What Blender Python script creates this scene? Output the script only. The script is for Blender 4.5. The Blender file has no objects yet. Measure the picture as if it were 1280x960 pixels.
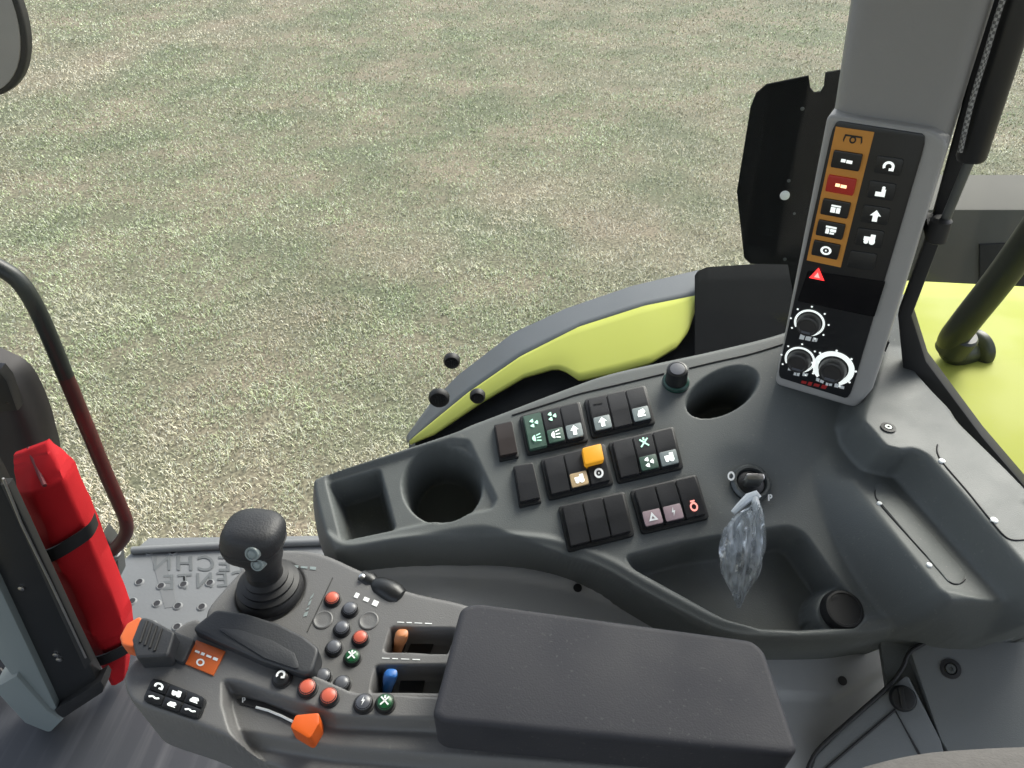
import bpy, bmesh, math, random
import numpy as np
from mathutils import Vector, Matrix
random.seed(7); np.random.seed(7)
R = math.radians
sc = bpy.context.scene
col = sc.collection

# ------------------------------------------------------------------ camera
CAM = Vector((0, 0, 2.55)); PITCH = R(38); FPX = 960.0
cd = bpy.data.cameras.new('camera'); cam = bpy.data.objects.new('camera', cd); col.objects.link(cam)
cam.location = CAM; cam.rotation_euler = (R(90) - PITCH, 0, 0)
cd.sensor_width = 36; cd.lens = 36 * FPX / 1280; cd.clip_start = .02; cd.clip_end = 400
sc.camera = cam
# ------------------------------------------------------------------ light
SUN_EL, SUN_AZ = R(42), R(36)            # azimuth measured from +Y towards +X
w = bpy.data.worlds.new('World'); sc.world = w; w.use_nodes = True
nt = w.node_tree
sky = nt.nodes.new('ShaderNodeTexSky'); sky.sky_type = 'NISHITA'; sky.sun_disc = False
sky.sun_elevation = SUN_EL; sky.sun_rotation = SUN_AZ; sky.air_density = 1.0; sky.dust_density = 3.0; sky.ozone_density = .6
bg = nt.nodes['Background']; bg.inputs[1].default_value = .135
hs_ = nt.nodes.new('ShaderNodeHueSaturation'); hs_.inputs['Saturation'].default_value = .5      # thin high cloud
nt.links.new(sky.outputs[0], hs_.inputs['Color']); nt.links.new(hs_.outputs[0], bg.inputs[0])
sd = bpy.data.lights.new('sun', 'SUN'); sd.energy = 1.5; sd.angle = R(30); sd.color = (1, .96, .88)
sun = bpy.data.objects.new('sun', sd); col.objects.link(sun)
sdir = Vector((math.sin(SUN_AZ) * math.cos(SUN_EL), math.cos(SUN_AZ) * math.cos(SUN_EL), math.sin(SUN_EL)))
sun.rotation_euler = sdir.to_track_quat('Z', 'Y').to_euler(); sun.location = (3, 4, 6)
sc.view_settings.view_transform = 'Standard'; sc.view_settings.look = 'None'
sc.view_settings.exposure = 1.28; sc.view_settings.gamma = 1

# ------------------------------------------------------------------ pixel -> point
cp, sp = math.cos(PITCH), math.sin(PITCH)
def ray(px, py):
    a = (px - 640) / FPX; b = (py - 480) / FPX
    return Vector((a, cp - b * sp, -sp - b * cp))
class Plane:
    def __init__(s, o, n):
        s.o = Vector(o); s.n = Vector(n).normalized()
        u = Vector((1, 0, 0)); u = (u - s.n * u.dot(s.n)).normalized()
        s.u = u; s.v = s.n.cross(u)
    def on(s, px, py, h=0.):
        d = ray(px, py); t = ((s.o - CAM).dot(s.n) + h) / d.dot(s.n)
        return CAM + d * t
    def uv(s, p): q = p - s.o; return (q.dot(s.u), q.dot(s.v))
    def pt(s, u, v, h=0.): return s.o + s.u * u + s.v * v + s.n * h
    def pix(s, px, py, h=0.): return s.uv(s.on(px, py, h))
TILT = R(20)
K = Plane(CAM + ray(760, 580).normalized() * .80, (0, -math.sin(TILT), math.cos(TILT)))   # side console top
A = Plane((0, .38, 1.975), (0, -math.sin(R(6)), math.cos(R(6))))                          # control armrest top
P = Plane(K.on(1018, 492, .012), (-.50, -.86, .03))                                        # pillar control panel
S = Plane((0, 1, 1.10), (0, 0, 1))                                                         # step platform
FL = Plane((0, 0, 1.25), (0, 0, 1))                                                        # cab floor

Z1 = Plane(K.on(1150, 672, .052), (.10, .08, 1)); Z2 = Plane(K.on(1225, 622, .080), (.02, .0, 1))
# ------------------------------------------------------------------ materials
def mat(name, c, rough=.5, metal=0, var=.12, vs=40, bump=.0, bs=600, spec=.5, emit=0, coat=0, detail=4, ec=None, dust=0):
    m = bpy.data.materials.new(name); m.use_nodes = True
    n = m.node_tree.nodes; l = m.node_tree.links; b = n['Principled BSDF']
    tc = n.new('ShaderNodeTexCoord')
    nz = n.new('ShaderNodeTexNoise'); nz.inputs['Scale'].default_value = vs; nz.inputs['Detail'].default_value = detail
    l.new(tc.outputs['Object'], nz.inputs['Vector'])
    mx = n.new('ShaderNodeMix'); mx.data_type = 'RGBA'
    mx.inputs[6].default_value = (*[max(0, x * (1 - var)) for x in c], 1); mx.inputs[7].default_value = (*[min(1, x * (1 + var)) for x in c], 1)
    l.new(nz.outputs['Fac'], mx.inputs[0]); l.new(mx.outputs[2], b.inputs['Base Color'])
    mr = n.new('ShaderNodeMapRange'); mr.inputs[3].default_value = max(.02, rough - .08); mr.inputs[4].default_value = min(1, rough + .08)
    l.new(nz.outputs['Fac'], mr.inputs[0]); l.new(mr.outputs[0], b.inputs['Roughness'])
    b.inputs['Metallic'].default_value = metal; b.inputs['Specular IOR Level'].default_value = spec
    b.inputs['Coat Weight'].default_value = coat
    if dust:
        n3 = n.new('ShaderNodeTexNoise'); n3.inputs['Scale'].default_value = 330; n3.inputs['Detail'].default_value = 2
        n4 = n.new('ShaderNodeTexNoise'); n4.inputs['Scale'].default_value = 9; n4.inputs['Detail'].default_value = 5
        l.new(tc.outputs['Object'], n3.inputs['Vector']); l.new(tc.outputs['Object'], n4.inputs['Vector'])
        m3 = n.new('ShaderNodeMapRange'); m3.inputs[1].default_value = .64; m3.inputs[2].default_value = .74; m3.inputs[4].default_value = dust; l.new(n3.outputs['Fac'], m3.inputs[0])
        m4 = n.new('ShaderNodeMapRange'); m4.inputs[1].default_value = .42; m4.inputs[2].default_value = .7; m4.inputs[3].default_value = .1; l.new(n4.outputs['Fac'], m4.inputs[0])
        mu = n.new('ShaderNodeMath'); mu.operation = 'MULTIPLY'; l.new(m3.outputs[0], mu.inputs[0]); l.new(m4.outputs[0], mu.inputs[1])
        m5 = n.new('ShaderNodeMath'); m5.operation = 'MULTIPLY_ADD'; m5.inputs[1].default_value = dust * .14; l.new(m4.outputs[0], m5.inputs[0]); l.new(mu.outputs[0], m5.inputs[2])
        mz = n.new('ShaderNodeMix'); mz.data_type = 'RGBA'; mz.inputs[7].default_value = (.36, .345, .31, 1)
        l.new(m5.outputs[0], mz.inputs[0]); l.new(mx.outputs[2], mz.inputs[6]); l.new(mz.outputs[2], b.inputs['Base Color'])
        ma = n.new('ShaderNodeMath'); ma.operation = 'MULTIPLY_ADD'; ma.inputs[1].default_value = .22; l.new(m4.outputs[0], ma.inputs[0]); l.new(mr.outputs[0], ma.inputs[2]); l.new(ma.outputs[0], b.inputs['Roughness'])
    if emit:
        b.inputs['Emission Color'].default_value = (*(ec or c), 1); b.inputs['Emission Strength'].default_value = emit
    if bump:
        n2 = n.new('ShaderNodeTexNoise'); n2.inputs['Scale'].default_value = bs; n2.inputs['Detail'].default_value = 3
        l.new(tc.outputs['Object'], n2.inputs['Vector'])
        bp = n.new('ShaderNodeBump'); bp.inputs['Strength'].default_value = bump; bp.inputs['Distance'].default_value = .001
        l.new(n2.outputs['Fac'], bp.inputs['Height']); l.new(bp.outputs[0], b.inputs['Normal'])
    return m
M = {}
M['console'] = mat('console_plastic', (.112, .122, .120), .46, var=.08, vs=25, bump=.25, bs=900, dust=.25, spec=.35)
M['trim'] = mat('trim_plastic', (.15, .16, .162), .5, var=.06, vs=20, bump=.2, bs=900)
M['trim2'] = mat('lower_trim_plastic', (.36, .37, .375), .45, var=.06, vs=20, bump=.2, bs=900)
M['arm'] = mat('armrest_plastic', (.128, .127, .126), .42, var=.07, vs=30, bump=.22, bs=900, dust=.28)
M['armdark'] = mat('armrest_dark_plastic', (.028, .03, .034), .5, var=.15, vs=30, bump=.2)
M['pad'] = mat('soft_vinyl', (.029, .030, .037), .54, var=.12, vs=18, bump=.14, bs=700, dust=.13, spec=.35)
M['rubber'] = mat('black_rubber', (.012, .012, .013), .55, var=.2)
M['black'] = mat('black_plastic', (.014, .015, .016), .38, var=.2, bump=.1)
M['key'] = mat('rocker_plastic', (.017, .018, .021), .33, var=.2, bump=.1)
M['gloss'] = mat('panel_gloss', (.011, .012, .014), .3, var=.15)
M['pillar'] = mat('pillar_plastic', (.34, .335, .325), .5, var=.05, vs=15, bump=.2)
M['pillard'] = mat('pillar_shaded_plastic', (.26, .256, .248), .55, var=.06, vs=15, bump=.2)  # pillar plastic darkened to carry the shade on the post front; roof shares it
M['lime'] = mat('lime_paint', (.37, .395, .075), .6, var=.07, vs=9, spec=.2, bump=.1, bs=60, dust=.25)
M['lip'] = mat('grey_fender_plastic', (.13, .14, .15), .6, var=.1, vs=14, bump=.2, bs=300)
M['liner'] = mat('black_liner', (.007, .0075, .008), .9, var=.25, vs=12, spec=.02)
M['white'] = mat('white_print', (.85, .87, .86), .5, var=.03)
M['glow'] = mat('lit_icon', (.9, .95, .92), .4, emit=.3, var=.02)
M['glowg'] = mat('lit_icon_green', (.45, .8, .62), .4, emit=.35, var=.05)
M['patch'] = mat('key_lens_grey', (.22, .26, .26), .4, var=.15, vs=200)
M['patchp'] = mat('key_lens_pink', (.35, .26, .28), .4, var=.12, vs=200)
M['patchy'] = mat('key_lens_cream', (.55, .40, .22), .4, var=.12, vs=200)
M['patchg'] = mat('key_lens_green', (.05, .10, .075), .4, var=.15, vs=200)
M['redicon'] = mat('lit_icon_red', (.9, .3, .25), .4, emit=.4, var=.05)
M['amberkey'] = mat('amber_key', (.75, .34, .02), .35, var=.08, emit=.12)
M['amber'] = mat('amber_print', (.62, .27, .045), .5, var=.08)
M['redlit'] = mat('red_warning_light', (.85, .03, .03), .35, emit=.9, var=.05)
M['redprint'] = mat('red_print', (.4, .02, .02), .5)
M['redkey'] = mat('lit_red_key', (.10, .008, .006), .4, emit=.12, ec=(.5, .02, .01))
M['orange'] = mat('orange_plastic', (.62, .13, .035), .42, var=.08)
M['salmon'] = mat('orange_red_button', (.55, .11, .065), .4, var=.08)
M['tan'] = mat('copper_orange_plastic', (.52, .20, .075), .42, var=.1)
M['blue'] = mat('blue_plastic', (.02, .13, .42), .38, var=.1)
M['greyb'] = mat('grey_button', (.10, .105, .12), .32, var=.15)
M['greenb'] = mat('green_button', (.012, .12, .04), .35, var=.2)
M['metal'] = mat('bright_metal', (.5, .5, .5), .3, 1, var=.15)
M['steel'] = mat('dull_steel', (.12, .13, .13), .38, .6, var=.2)
M['step'] = mat('step_metal', (.15, .16, .16), .6, .0, var=.14, vs=9, bump=.3, bs=120)
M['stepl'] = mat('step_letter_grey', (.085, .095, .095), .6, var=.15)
M['floor'] = mat('floor_mat', (.042, .046, .052), .5, var=.25, vs=7)
M['scuff'] = mat('floor_scuff', (.10, .105, .11), .5, var=.25, vs=30)
M['pane_grey'] = mat('post_grey', (.19, .22, .22), .5, var=.06, vs=10)
M['red'] = mat('red_nylon', (.40, .009, .014), .75, var=.16, vs=14, bump=.5, bs=900, spec=.2)
M['redd'] = mat('dark_red_zip', (.09, .008, .012), .7, var=.2)
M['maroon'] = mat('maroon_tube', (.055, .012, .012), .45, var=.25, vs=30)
M['tube'] = mat('black_tube', (.014, .018, .017), .42, var=.25, vs=30, bump=.15)
M['seat'] = mat('seat_fabric', (.11, .105, .10), .9, var=.25, vs=160, bump=.6, bs=500)
M['mirror'] = mat('mirror_face', (.33, .31, .29), .35, var=.08, vs=20)
M['hous'] = mat('dark_housing', (.03, .03, .03), .55, var=.25, vs=9, spec=.25)
M['dkmaroon'] = mat('grey_lamp_box', (.115, .112, .10), .75, var=.12, vs=8, spec=.15)

def mat_glass():
    m = bpy.data.materials.new('window_glass'); m.use_nodes = True
    n = m.node_tree.nodes; l = m.node_tree.links; n.clear()
    o = n.new('ShaderNodeOutputMaterial'); mx = n.new('ShaderNodeMixShader')
    t = n.new('ShaderNodeBsdfTransparent'); t.inputs[0].default_value = (.97, .985, .975, 1)
    g = n.new('ShaderNodeBsdfGlossy'); g.inputs['Roughness'].default_value = .03
    mx.inputs[0].default_value = .015
    l.new(t.outputs[0], mx.inputs[1]); l.new(g.outputs[0], mx.inputs[2]); l.new(mx.outputs[0], o.inputs[0])
    return m
M['glass'] = mat_glass()
def mat_bag():
    m = bpy.data.materials.new('clear_film'); m.use_nodes = True
    n = m.node_tree.nodes; l = m.node_tree.links; n.clear()
    o = n.new('ShaderNodeOutputMaterial'); mx = n.new('ShaderNodeMixShader'); m2 = n.new('ShaderNodeMixShader')
    t = n.new('ShaderNodeBsdfTransparent'); t.inputs[0].default_value = (.95, .97, .98, 1)
    df = n.new('ShaderNodeAddShader'); d1 = n.new('ShaderNodeBsdfTranslucent'); d1.inputs[0].default_value = (.50, .54, .57, 1); d2 = n.new('ShaderNodeBsdfDiffuse'); d2.inputs[0].default_value = (.42, .45, .47, 1)
    l.new(d1.outputs[0], df.inputs[0]); l.new(d2.outputs[0], df.inputs[1])
    g = n.new('ShaderNodeBsdfGlossy'); g.inputs['Roughness'].default_value = .16
    nz = n.new('ShaderNodeTexNoise'); nz.inputs['Scale'].default_value = 70; nz.inputs['Detail'].default_value = 5
    tc = n.new('ShaderNodeTexCoord'); mp = n.new('ShaderNodeMapping'); mp.inputs['Scale'].default_value = (2.2, .6, .6)
    l.new(tc.outputs['Object'], mp.inputs[0]); l.new(mp.outputs[0], nz.inputs['Vector'])
    mr = n.new('ShaderNodeMapRange'); mr.inputs[1].default_value = .42; mr.inputs[2].default_value = .72; mr.inputs[3].default_value = .14; mr.inputs[4].default_value = .7
    l.new(nz.outputs['Fac'], mr.inputs[0]); l.new(mr.outputs[0], mx.inputs[0])
    l.new(t.outputs[0], mx.inputs[1]); l.new(df.outputs[0], mx.inputs[2])
    lw = n.new('ShaderNodeFresnel'); lw.inputs[0].default_value = 1.55
    l.new(lw.outputs[0], m2.inputs[0]); l.new(mx.outputs[0], m2.inputs[1]); l.new(g.outputs[0], m2.inputs[2]); l.new(m2.outputs[0], o.inputs[0])
    return m
M['film'] = mat_bag()
def mat_ground():
    m = bpy.data.materials.new('turf_soil'); m.use_nodes = True
    n = m.node_tree.nodes; l = m.node_tree.links; b = n['Principled BSDF']; b.inputs['Roughness'].default_value = .95
    tc = n.new('ShaderNodeTexCoord')
    def nz(s, d=5):
        q = n.new('ShaderNodeTexNoise'); q.inputs['Scale'].default_value = s; q.inputs['Detail'].default_value = d; l.new(tc.outputs['Object'], q.inputs['Vector']); return q
    r = n.new('ShaderNodeValToRGB'); r.color_ramp.elements[0].position = .36; r.color_ramp.elements[1].position = .66
    r.color_ramp.elements[0].color = (.125, .135, .08, 1); r.color_ramp.elements[1].color = (.22, .185, .13, 1)
    l.new(nz(1.1, 4).outputs['Fac'], r.inputs[0])
    f = nz(55, 6); mr = n.new('ShaderNodeMapRange'); mr.inputs[1].default_value = .3; mr.inputs[2].default_value = .7; mr.inputs[3].default_value = .3; mr.inputs[4].default_value = 1.5
    l.new(f.outputs['Fac'], mr.inputs[0])
    mx = n.new('ShaderNodeVectorMath'); mx.operation = 'SCALE'; l.new(r.outputs[0], mx.inputs[0]); l.new(mr.outputs[0], mx.inputs['Scale'])
    l.new(mx.outputs[0], b.inputs['Base Color'])
    return m
def mat_grass():
    m = bpy.data.materials.new('dry_grass'); m.use_nodes = True
    n = m.node_tree.nodes; l = m.node_tree.links; b = n['Principled BSDF']; b.inputs['Roughness'].default_value = .75; b.inputs['Specular IOR Level'].default_value = .2
    at = n.new('ShaderNodeAttribute'); at.attribute_name = 'tint'
    l.new(at.outputs['Color'], b.inputs['Base Color'])
    return m

# ------------------------------------------------------------------ object helpers
def link(name, me, m, parent=None, label=None, cat=None, group=None, kind=None):
    o = bpy.data.objects.new(name, me); col.objects.link(o)
    if m is not None: me.materials.append(M[m] if isinstance(m, str) else m)
    if parent: o.parent = parent
    tag(o, label, cat, group, kind); return o
def tag(o, label=None, cat=None, group=None, kind=None):
    if label: o['label'] = label
    if cat: o['category'] = cat
    if group: o['group'] = group
    if kind: o['kind'] = kind
    return o
def empty(name, loc, label, cat, group=None):
    o = bpy.data.objects.new(name, None); col.objects.link(o); o.location = loc; o.empty_display_size = .05
    bpy.context.view_layer.update()
    return tag(o, label, cat, group)
def fin(name, bm, m, parent=None, smooth=True, ang=38, **kw):
    bmesh.ops.recalc_face_normals(bm, faces=bm.faces)
    me = bpy.data.meshes.new(name); 
    if parent is not None:
        inv = parent_world(parent).inverted(); bm.transform(inv)
    bm.to_mesh(me); bm.free()
    if smooth:
        for p in me.polygons: p.use_smooth = True
        me.set_sharp_from_angle(angle=R(ang))
    return link(name, me, m, parent, **kw)
def parent_world(o):
    mw = Matrix.Translation(o.location)
    return parent_world(o.parent) @ mw if o.parent else mw
def rounded(pts, r, seg=5):
    """round the corners of a 2-D polygon"""
    out = []; n = len(pts)
    for i in range(n):
        p = Vector(pts[i]); a = Vector(pts[i - 1]); b = Vector(pts[(i + 1) % n])
        da = (a - p); db = (b - p); la, lb = da.length, db.length
        da.normalize(); db.normalize()
        ang = math.acos(max(-1, min(1, da.dot(db)))); rr = r[i] if isinstance(r, (list, tuple)) else r
        if rr <= 0 or ang > 3.05: out.append(tuple(p)); continue
        d = min(rr / math.tan(ang / 2), la * .45, lb * .45)
        s, e = p + da * d, p + db * d
        for k in range(seg + 1):
            t = k / seg; q = s * (1 - t) ** 2 + p * 2 * t * (1 - t) + e * t * t; out.append((q.x, q.y))
    return out
def catmull(pts, sub=6, closed=True):
    out = []; n = len(pts); P_ = [Vector(p) for p in pts]
    rng = range(n) if closed else range(n - 1)
    for i in rng:
        if closed: a, b, c, d = P_[i - 1], P_[i], P_[(i + 1) % n], P_[(i + 2) % n]
        else: a, b, c, d = P_[max(0, i - 1)], P_[i], P_[i + 1], P_[min(n - 1, i + 2)]
        for k in range(sub):
            t = k / sub
            out.append(.5 * ((2 * b) + (c - a) * t + (2 * a - 5 * b + 4 * c - d) * t * t + (3 * b - a - 3 * c + d) * t ** 3))
    if not closed: out.append(P_[-1])
    return out
def prism(name, top, down, m, parent=None, bev=0, seg=2, bevbot=False, **kw):
    """top: 3-D loop, down: extrusion vector"""
    bm = bmesh.new(); tv = [bm.verts.new(p) for p in top]; bv = [bm.verts.new(Vector(p) + down) for p in top]; n = len(tv)
    ft = bm.faces.new(tv); bm.faces.new(bv[::-1])
    for i in range(n): bm.faces.new((tv[i - 1], bv[i - 1], bv[i], tv[i]))
    bmesh.ops.recalc_face_normals(bm, faces=bm.faces)
    if bev:
        es = list(ft.edges)
        if bevbot: es += [e for e in bm.edges if all(v in bv for v in e.verts)]
        bmesh.ops.bevel(bm, geom=es, offset=bev, segments=seg, profile=.6, affect='EDGES', clamp_overlap=True)
    return fin(name, bm, m, parent, **kw)
def pxprism(name, pl, px, h, depth, m, parent=None, bev=0, r=0, seg=2, back=None, **kw):
    uv = [pl.pix(x, y, h) for x, y in px]
    if r: uv = rounded(uv, r)
    return prism(name, [pl.pt(u, v, h) for u, v in uv], (back or -pl.n) * depth, m, parent, bev, seg, **kw)
def lathe(name, o, axis, prof, m, parent=None, n=24, ref=None, sx=1, **kw):
    """prof: list of (radius, height) along axis; closed at the ends"""
    ax = Vector(axis).normalized(); u = Vector(ref) if ref else ax.orthogonal(); u = (u - ax * u.dot(ax)).normalized(); v = ax.cross(u)
    bm = bmesh.new(); rings = []
    for r, z in prof:
        rings.append([bm.verts.new(Vector(o) + ax * z + u * (r * sx * math.cos(2 * math.pi * k / n)) + v * (r * math.sin(2 * math.pi * k / n))) for k in range(n)])
    for a, b in zip(rings, rings[1:]):
        for k in range(n): bm.faces.new((a[k - 1], a[k], b[k], b[k - 1]))
    bm.faces.new(rings[0][::-1]); bm.faces.new(rings[-1])
    return fin(name, bm, m, parent, **kw)
def tube(name, pts, rad, m, parent=None, n=10, ref=None, **kw):
    pts = [Vector(p) for p in pts]; bm = bmesh.new(); rings = []; up = None
    for i, p in enumerate(pts):
        t = (pts[min(i + 1, len(pts) - 1)] - pts[max(i - 1, 0)]).normalized()
        if up is None: up = t.orthogonal().normalized()
        up = (up - t * up.dot(t)).normalized(); s = t.cross(up)
        r = rad[i] if isinstance(rad, (list, tuple)) else rad
        rings.append([bm.verts.new(p + up * (r * math.cos(2 * math.pi * k / n)) + s * (r * math.sin(2 * math.pi * k / n))) for k in range(n)])
    for a, b in zip(rings, rings[1:]):
        for k in range(n): bm.faces.new((a[k - 1], a[k], b[k], b[k - 1]))
    bm.faces.new(rings[0][::-1]); bm.faces.new(rings[-1])
    return fin(name, bm, m, parent, **kw)
def loft(name, rings, m, parent=None, **kw):
    bm = bmesh.new(); rv = [[bm.verts.new(p) for p in r] for r in rings]; n = len(rv[0])
    for a, b in zip(rv, rv[1:]):
        for k in range(n): bm.faces.new((a[k - 1], a[k], b[k], b[k - 1]))
    bm.faces.new(rv[0][::-1]); bm.faces.new(rv[-1])
    return fin(name, bm, m, parent, **kw)
class Quad:
    """bilinear patch on a plane, from four pixels TL TR BR BL"""
    def __init__(s, pl, q, h=0.):
        s.pl = pl; s.c = [pl.on(x, y, h) for x, y in q]
    def at(s, a, b, h=0.):   # a to the right, b downwards
        t = s.c[0].lerp(s.c[1], a); d = s.c[3].lerp(s.c[2], a); return t.lerp(d, b) + s.pl.n * h
    def slab(s, name, poly, h, depth, m, parent, bev=0, seg=2, **kw):
        return prism(name, [s.at(a, b, h) for a, b in poly], -s.pl.n * depth, m, parent, bev, seg, **kw)
def rect(a0, b0, a1, b1): return [(a0, b0), (a1, b0), (a1, b1), (a0, b1)]
def rrect(a0, b0, a1, b1, r=.12): return rounded(rect(a0, b0, a1, b1), r, 3)
def prints(name, at, polys, h, m, parent):
    """flat print: polygons in a patch's own coordinates"""
    bm = bmesh.new()
    for k, pl_ in enumerate(polys):
        bm.faces.new([bm.verts.new(at(a, b, h)) for a, b in pl_])
    return fin(name, bm, m, parent, smooth=False)
def disc2(cx, cy, r, n=14, asp=1.): return [(cx + r * math.cos(2 * math.pi * k / n), cy + asp * r * math.sin(2 * math.pi * k / n)) for k in range(n)]
def arc2(cx, cy, r0, r1, a0, a1, n=16, asp=1.):
    q = []
    for k in range(n):
        x, y = R(a0 + (a1 - a0) * k / n), R(a0 + (a1 - a0) * (k + 1) / n)
        q.append([(cx + r * math.cos(t), cy + asp * r * math.sin(t)) for r, t in ((r0, x), (r1, x), (r1, y), (r0, y))])
    return q
# small pictograms in a unit square (x right, y down)
def bar(x0, y0, x1, y1): return rect(x0, y0, x1, y1)
def line2(x0, y0, x1, y1, w=.1):
    d = Vector((x1 - x0, y1 - y0)); d.normalize(); n = Vector((-d.y, d.x)) * w / 2
    return [(x0 + n.x, y0 + n.y), (x1 + n.x, y1 + n.y), (x1 - n.x, y1 - n.y), (x0 - n.x, y0 - n.y)]
GL = {
 'bar': [bar(.1, .35, .42, .62), bar(.48, .38, .9, .65)],
 'box': [bar(.15, .15, .85, .3), bar(.15, .36, .5, .85), bar(.56, .36, .85, .85)],
 'box2': [bar(.1, .12, .9, .3), bar(.14, .36, .4, .85), bar(.46, .36, .9, .62), bar(.46, .68, .8, .85)],
 'ring': arc2(.5, .5, .24, .42, 0, 360) + [bar(.44, .42, .56, .58)],
 'hook': arc2(.5, .5, .22, .42, 150, 400) + [bar(.55, .62, .9, .82)],
 'step': [bar(.1, .55, .5, .9), bar(.5, .3, .8, .9), disc2(.62, .2, .12)],
 'arrow': [[(.5, .05), (.9, .5), (.1, .5)], bar(.32, .5, .68, .95)],
 'tractor': [bar(.1, .35, .6, .65), bar(.55, .15, .9, .65), disc2(.3, .75, .17), disc2(.72, .72, .22)],
 'tri': [[(.5, .12), (.9, .85), (.72, .85), (.5, .45)], [(.5, .12), (.5, .45), (.28, .85), (.1, .85)], bar(.3, .7, .7, .85)],
 'fan': arc2(.5, .5, .1, .42, -30, 30) + arc2(.5, .5, .1, .42, 90, 150) + arc2(.5, .5, .1, .42, 210, 270),
 'lamp': arc2(.4, .5, .0, .32, 90, 270) + [line2(.5, .25, .9, .15, .1), line2(.5, .5, .92, .5, .1), line2(.5, .75, .9, .85, .1)],
 'cross': [line2(.15, .15, .85, .85, .14), line2(.85, .15, .15, .85, .14), bar(.42, .02, .58, .3)],
 'bolt': [[(.55, .1), (.35, .55), (.5, .55), (.42, .92), (.68, .42), (.52, .42)]],
 'lock': arc2(.5, .6, .2, .34, 0, 360) + [bar(.3, .12, .7, .24), bar(.43, .2, .57, .4)],
 'wave': [line2(.05, .6, .35, .35, .2), line2(.35, .35, .65, .55, .2), line2(.65, .55, .95, .35, .2)],
 'E': [bar(.2, .1, .36, .9), bar(.36, .1, .8, .26), bar(.36, .42, .7, .58), bar(.36, .74, .8, .9)],
 'P': [bar(.2, .1, .4, .9)] + arc2(.45, .35, .12, .3, -90, 90, 8),
 'zero': arc2(.5, .5, .2, .36, 0, 360, 16, 1.25),
 'dots': [bar(.0, .35, .2, .65), bar(.27, .3, .42, .7), bar(.5, .35, .72, .65), bar(.8, .3, 1, .7)],
 'leaf': [[(.1, .7), (.3, .25), (.75, .15), (.9, .45), (.6, .75)], bar(.15, .74, .85, .86)],
}
def glyph(kind, x0, y0, x1, y1): return [[(x0 + (x1 - x0) * a, y0 + (y1 - y0) * b) for a, b in p] for p in GL[kind]]

# ------------------------------------------------------------------ height-field shells
def sdf(poly, X, Y, want_close=False):
    px = np.array([p[0] for p in poly]); py = np.array([p[1] for p in poly]); n = len(px)
    best = np.full(X.shape, 1e9); inside = np.zeros(X.shape, bool); cx = np.zeros(X.shape); cy = np.zeros(X.shape)
    for i in range(n):
        ax, ay, bx, by = px[i - 1], py[i - 1], px[i], py[i]
        dx, dy = bx - ax, by - ay; L = dx * dx + dy * dy + 1e-15
        t = np.clip(((X - ax) * dx + (Y - ay) * dy) / L, 0, 1); qx = ax + t * dx; qy = ay + t * dy
        d = (X - qx) ** 2 + (Y - qy) ** 2
        if want_close:
            k = d < best; cx[k] = qx[k]; cy[k] = qy[k]
        best = np.minimum(best, d)
        c = ((ay > Y) != (by > Y)); 
        if dy != 0: inside ^= c & (X < ax + (Y - ay) * dx / dy)
    s = np.sqrt(best); s = np.where(inside, -s, s)
    return (s, cx, cy) if want_close else s
def ss(x): x = np.clip(x, 0, 1); return x * x * (3 - 2 * x)
def shell(name, pl, outline, res, func, drop, m, parent, edge=.006, **kw):
    us = [p[0] for p in outline]; vs = [p[1] for p in outline]; mg = res * 5
    U, V = np.meshgrid(np.arange(min(us) - mg, max(us) + mg, res), np.arange(min(vs) - mg, max(vs) + mg, res))
    s, cx, cy = sdf(outline, U, V, True)
    out = s > 0
    U2 = np.where(out, cx, U); V2 = np.where(out, cy, V)
    H = func(U2, V2)
    e = np.clip((s + edge) / edge, 0, 1); H = H - edge * (1 - np.sqrt(np.clip(1 - e * e, 0, 1)))
    H = np.where(out, H - drop * np.clip(s / (3 * res), 0, 1) ** 1.0, H)
    ny, nx = U.shape; keepv = s < 4.2 * res
    o, u, v, n = [np.array(x) for x in (pl.o, pl.u, pl.v, pl.n)]
    co = o + U2[..., None] * u + V2[..., None] * v + H[..., None] * n
    idx = np.arange(ny * nx).reshape(ny, nx)
    q = np.stack([idx[:-1, :-1], idx[:-1, 1:], idx[1:, 1:], idx[1:, :-1]], -1).reshape(-1, 4)
    kf = keepv.reshape(-1)[q].all(1); q = q[kf]
    used = np.unique(q); rm = np.full(ny * nx, -1); rm[used] = np.arange(len(used)); q = rm[q]; co = co.reshape(-1, 3)[used]
    off = np.array(parent_world(parent).translation) if parent else np.zeros(3); co = co - off
    me = bpy.data.meshes.new(name); me.vertices.add(len(co)); me.vertices.foreach_set('co', co.ravel())
    me.loops.add(q.size); me.loops.foreach_set('vertex_index', q.ravel().astype(np.int32))
    me.polygons.add(len(q)); me.polygons.foreach_set('loop_start', np.arange(0, q.size, 4, dtype=np.int32)); me.polygons.foreach_set('use_smooth', np.ones(len(q), bool))
    me.update(); me.validate()
    return link(name, me, m, parent, **kw)
def ell(cx, cy, a, b, rot, n=40):
    c, s_ = math.cos(R(rot)), math.sin(R(rot))
    return [(cx + a * math.cos(t) * c - b * math.sin(t) * s_, cy + a * math.cos(t) * s_ + b * math.sin(t) * c) for t in [2 * math.pi * k / n for k in range(n)]]
def kp(pl, px, h=0.): return [(K.uv(Z2.on(p[0], p[1])) if len(p) > 2 and p[2] == .09 else pl.pix(p[0], p[1], p[2] if len(p) > 2 else h)) for p in px]

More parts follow.
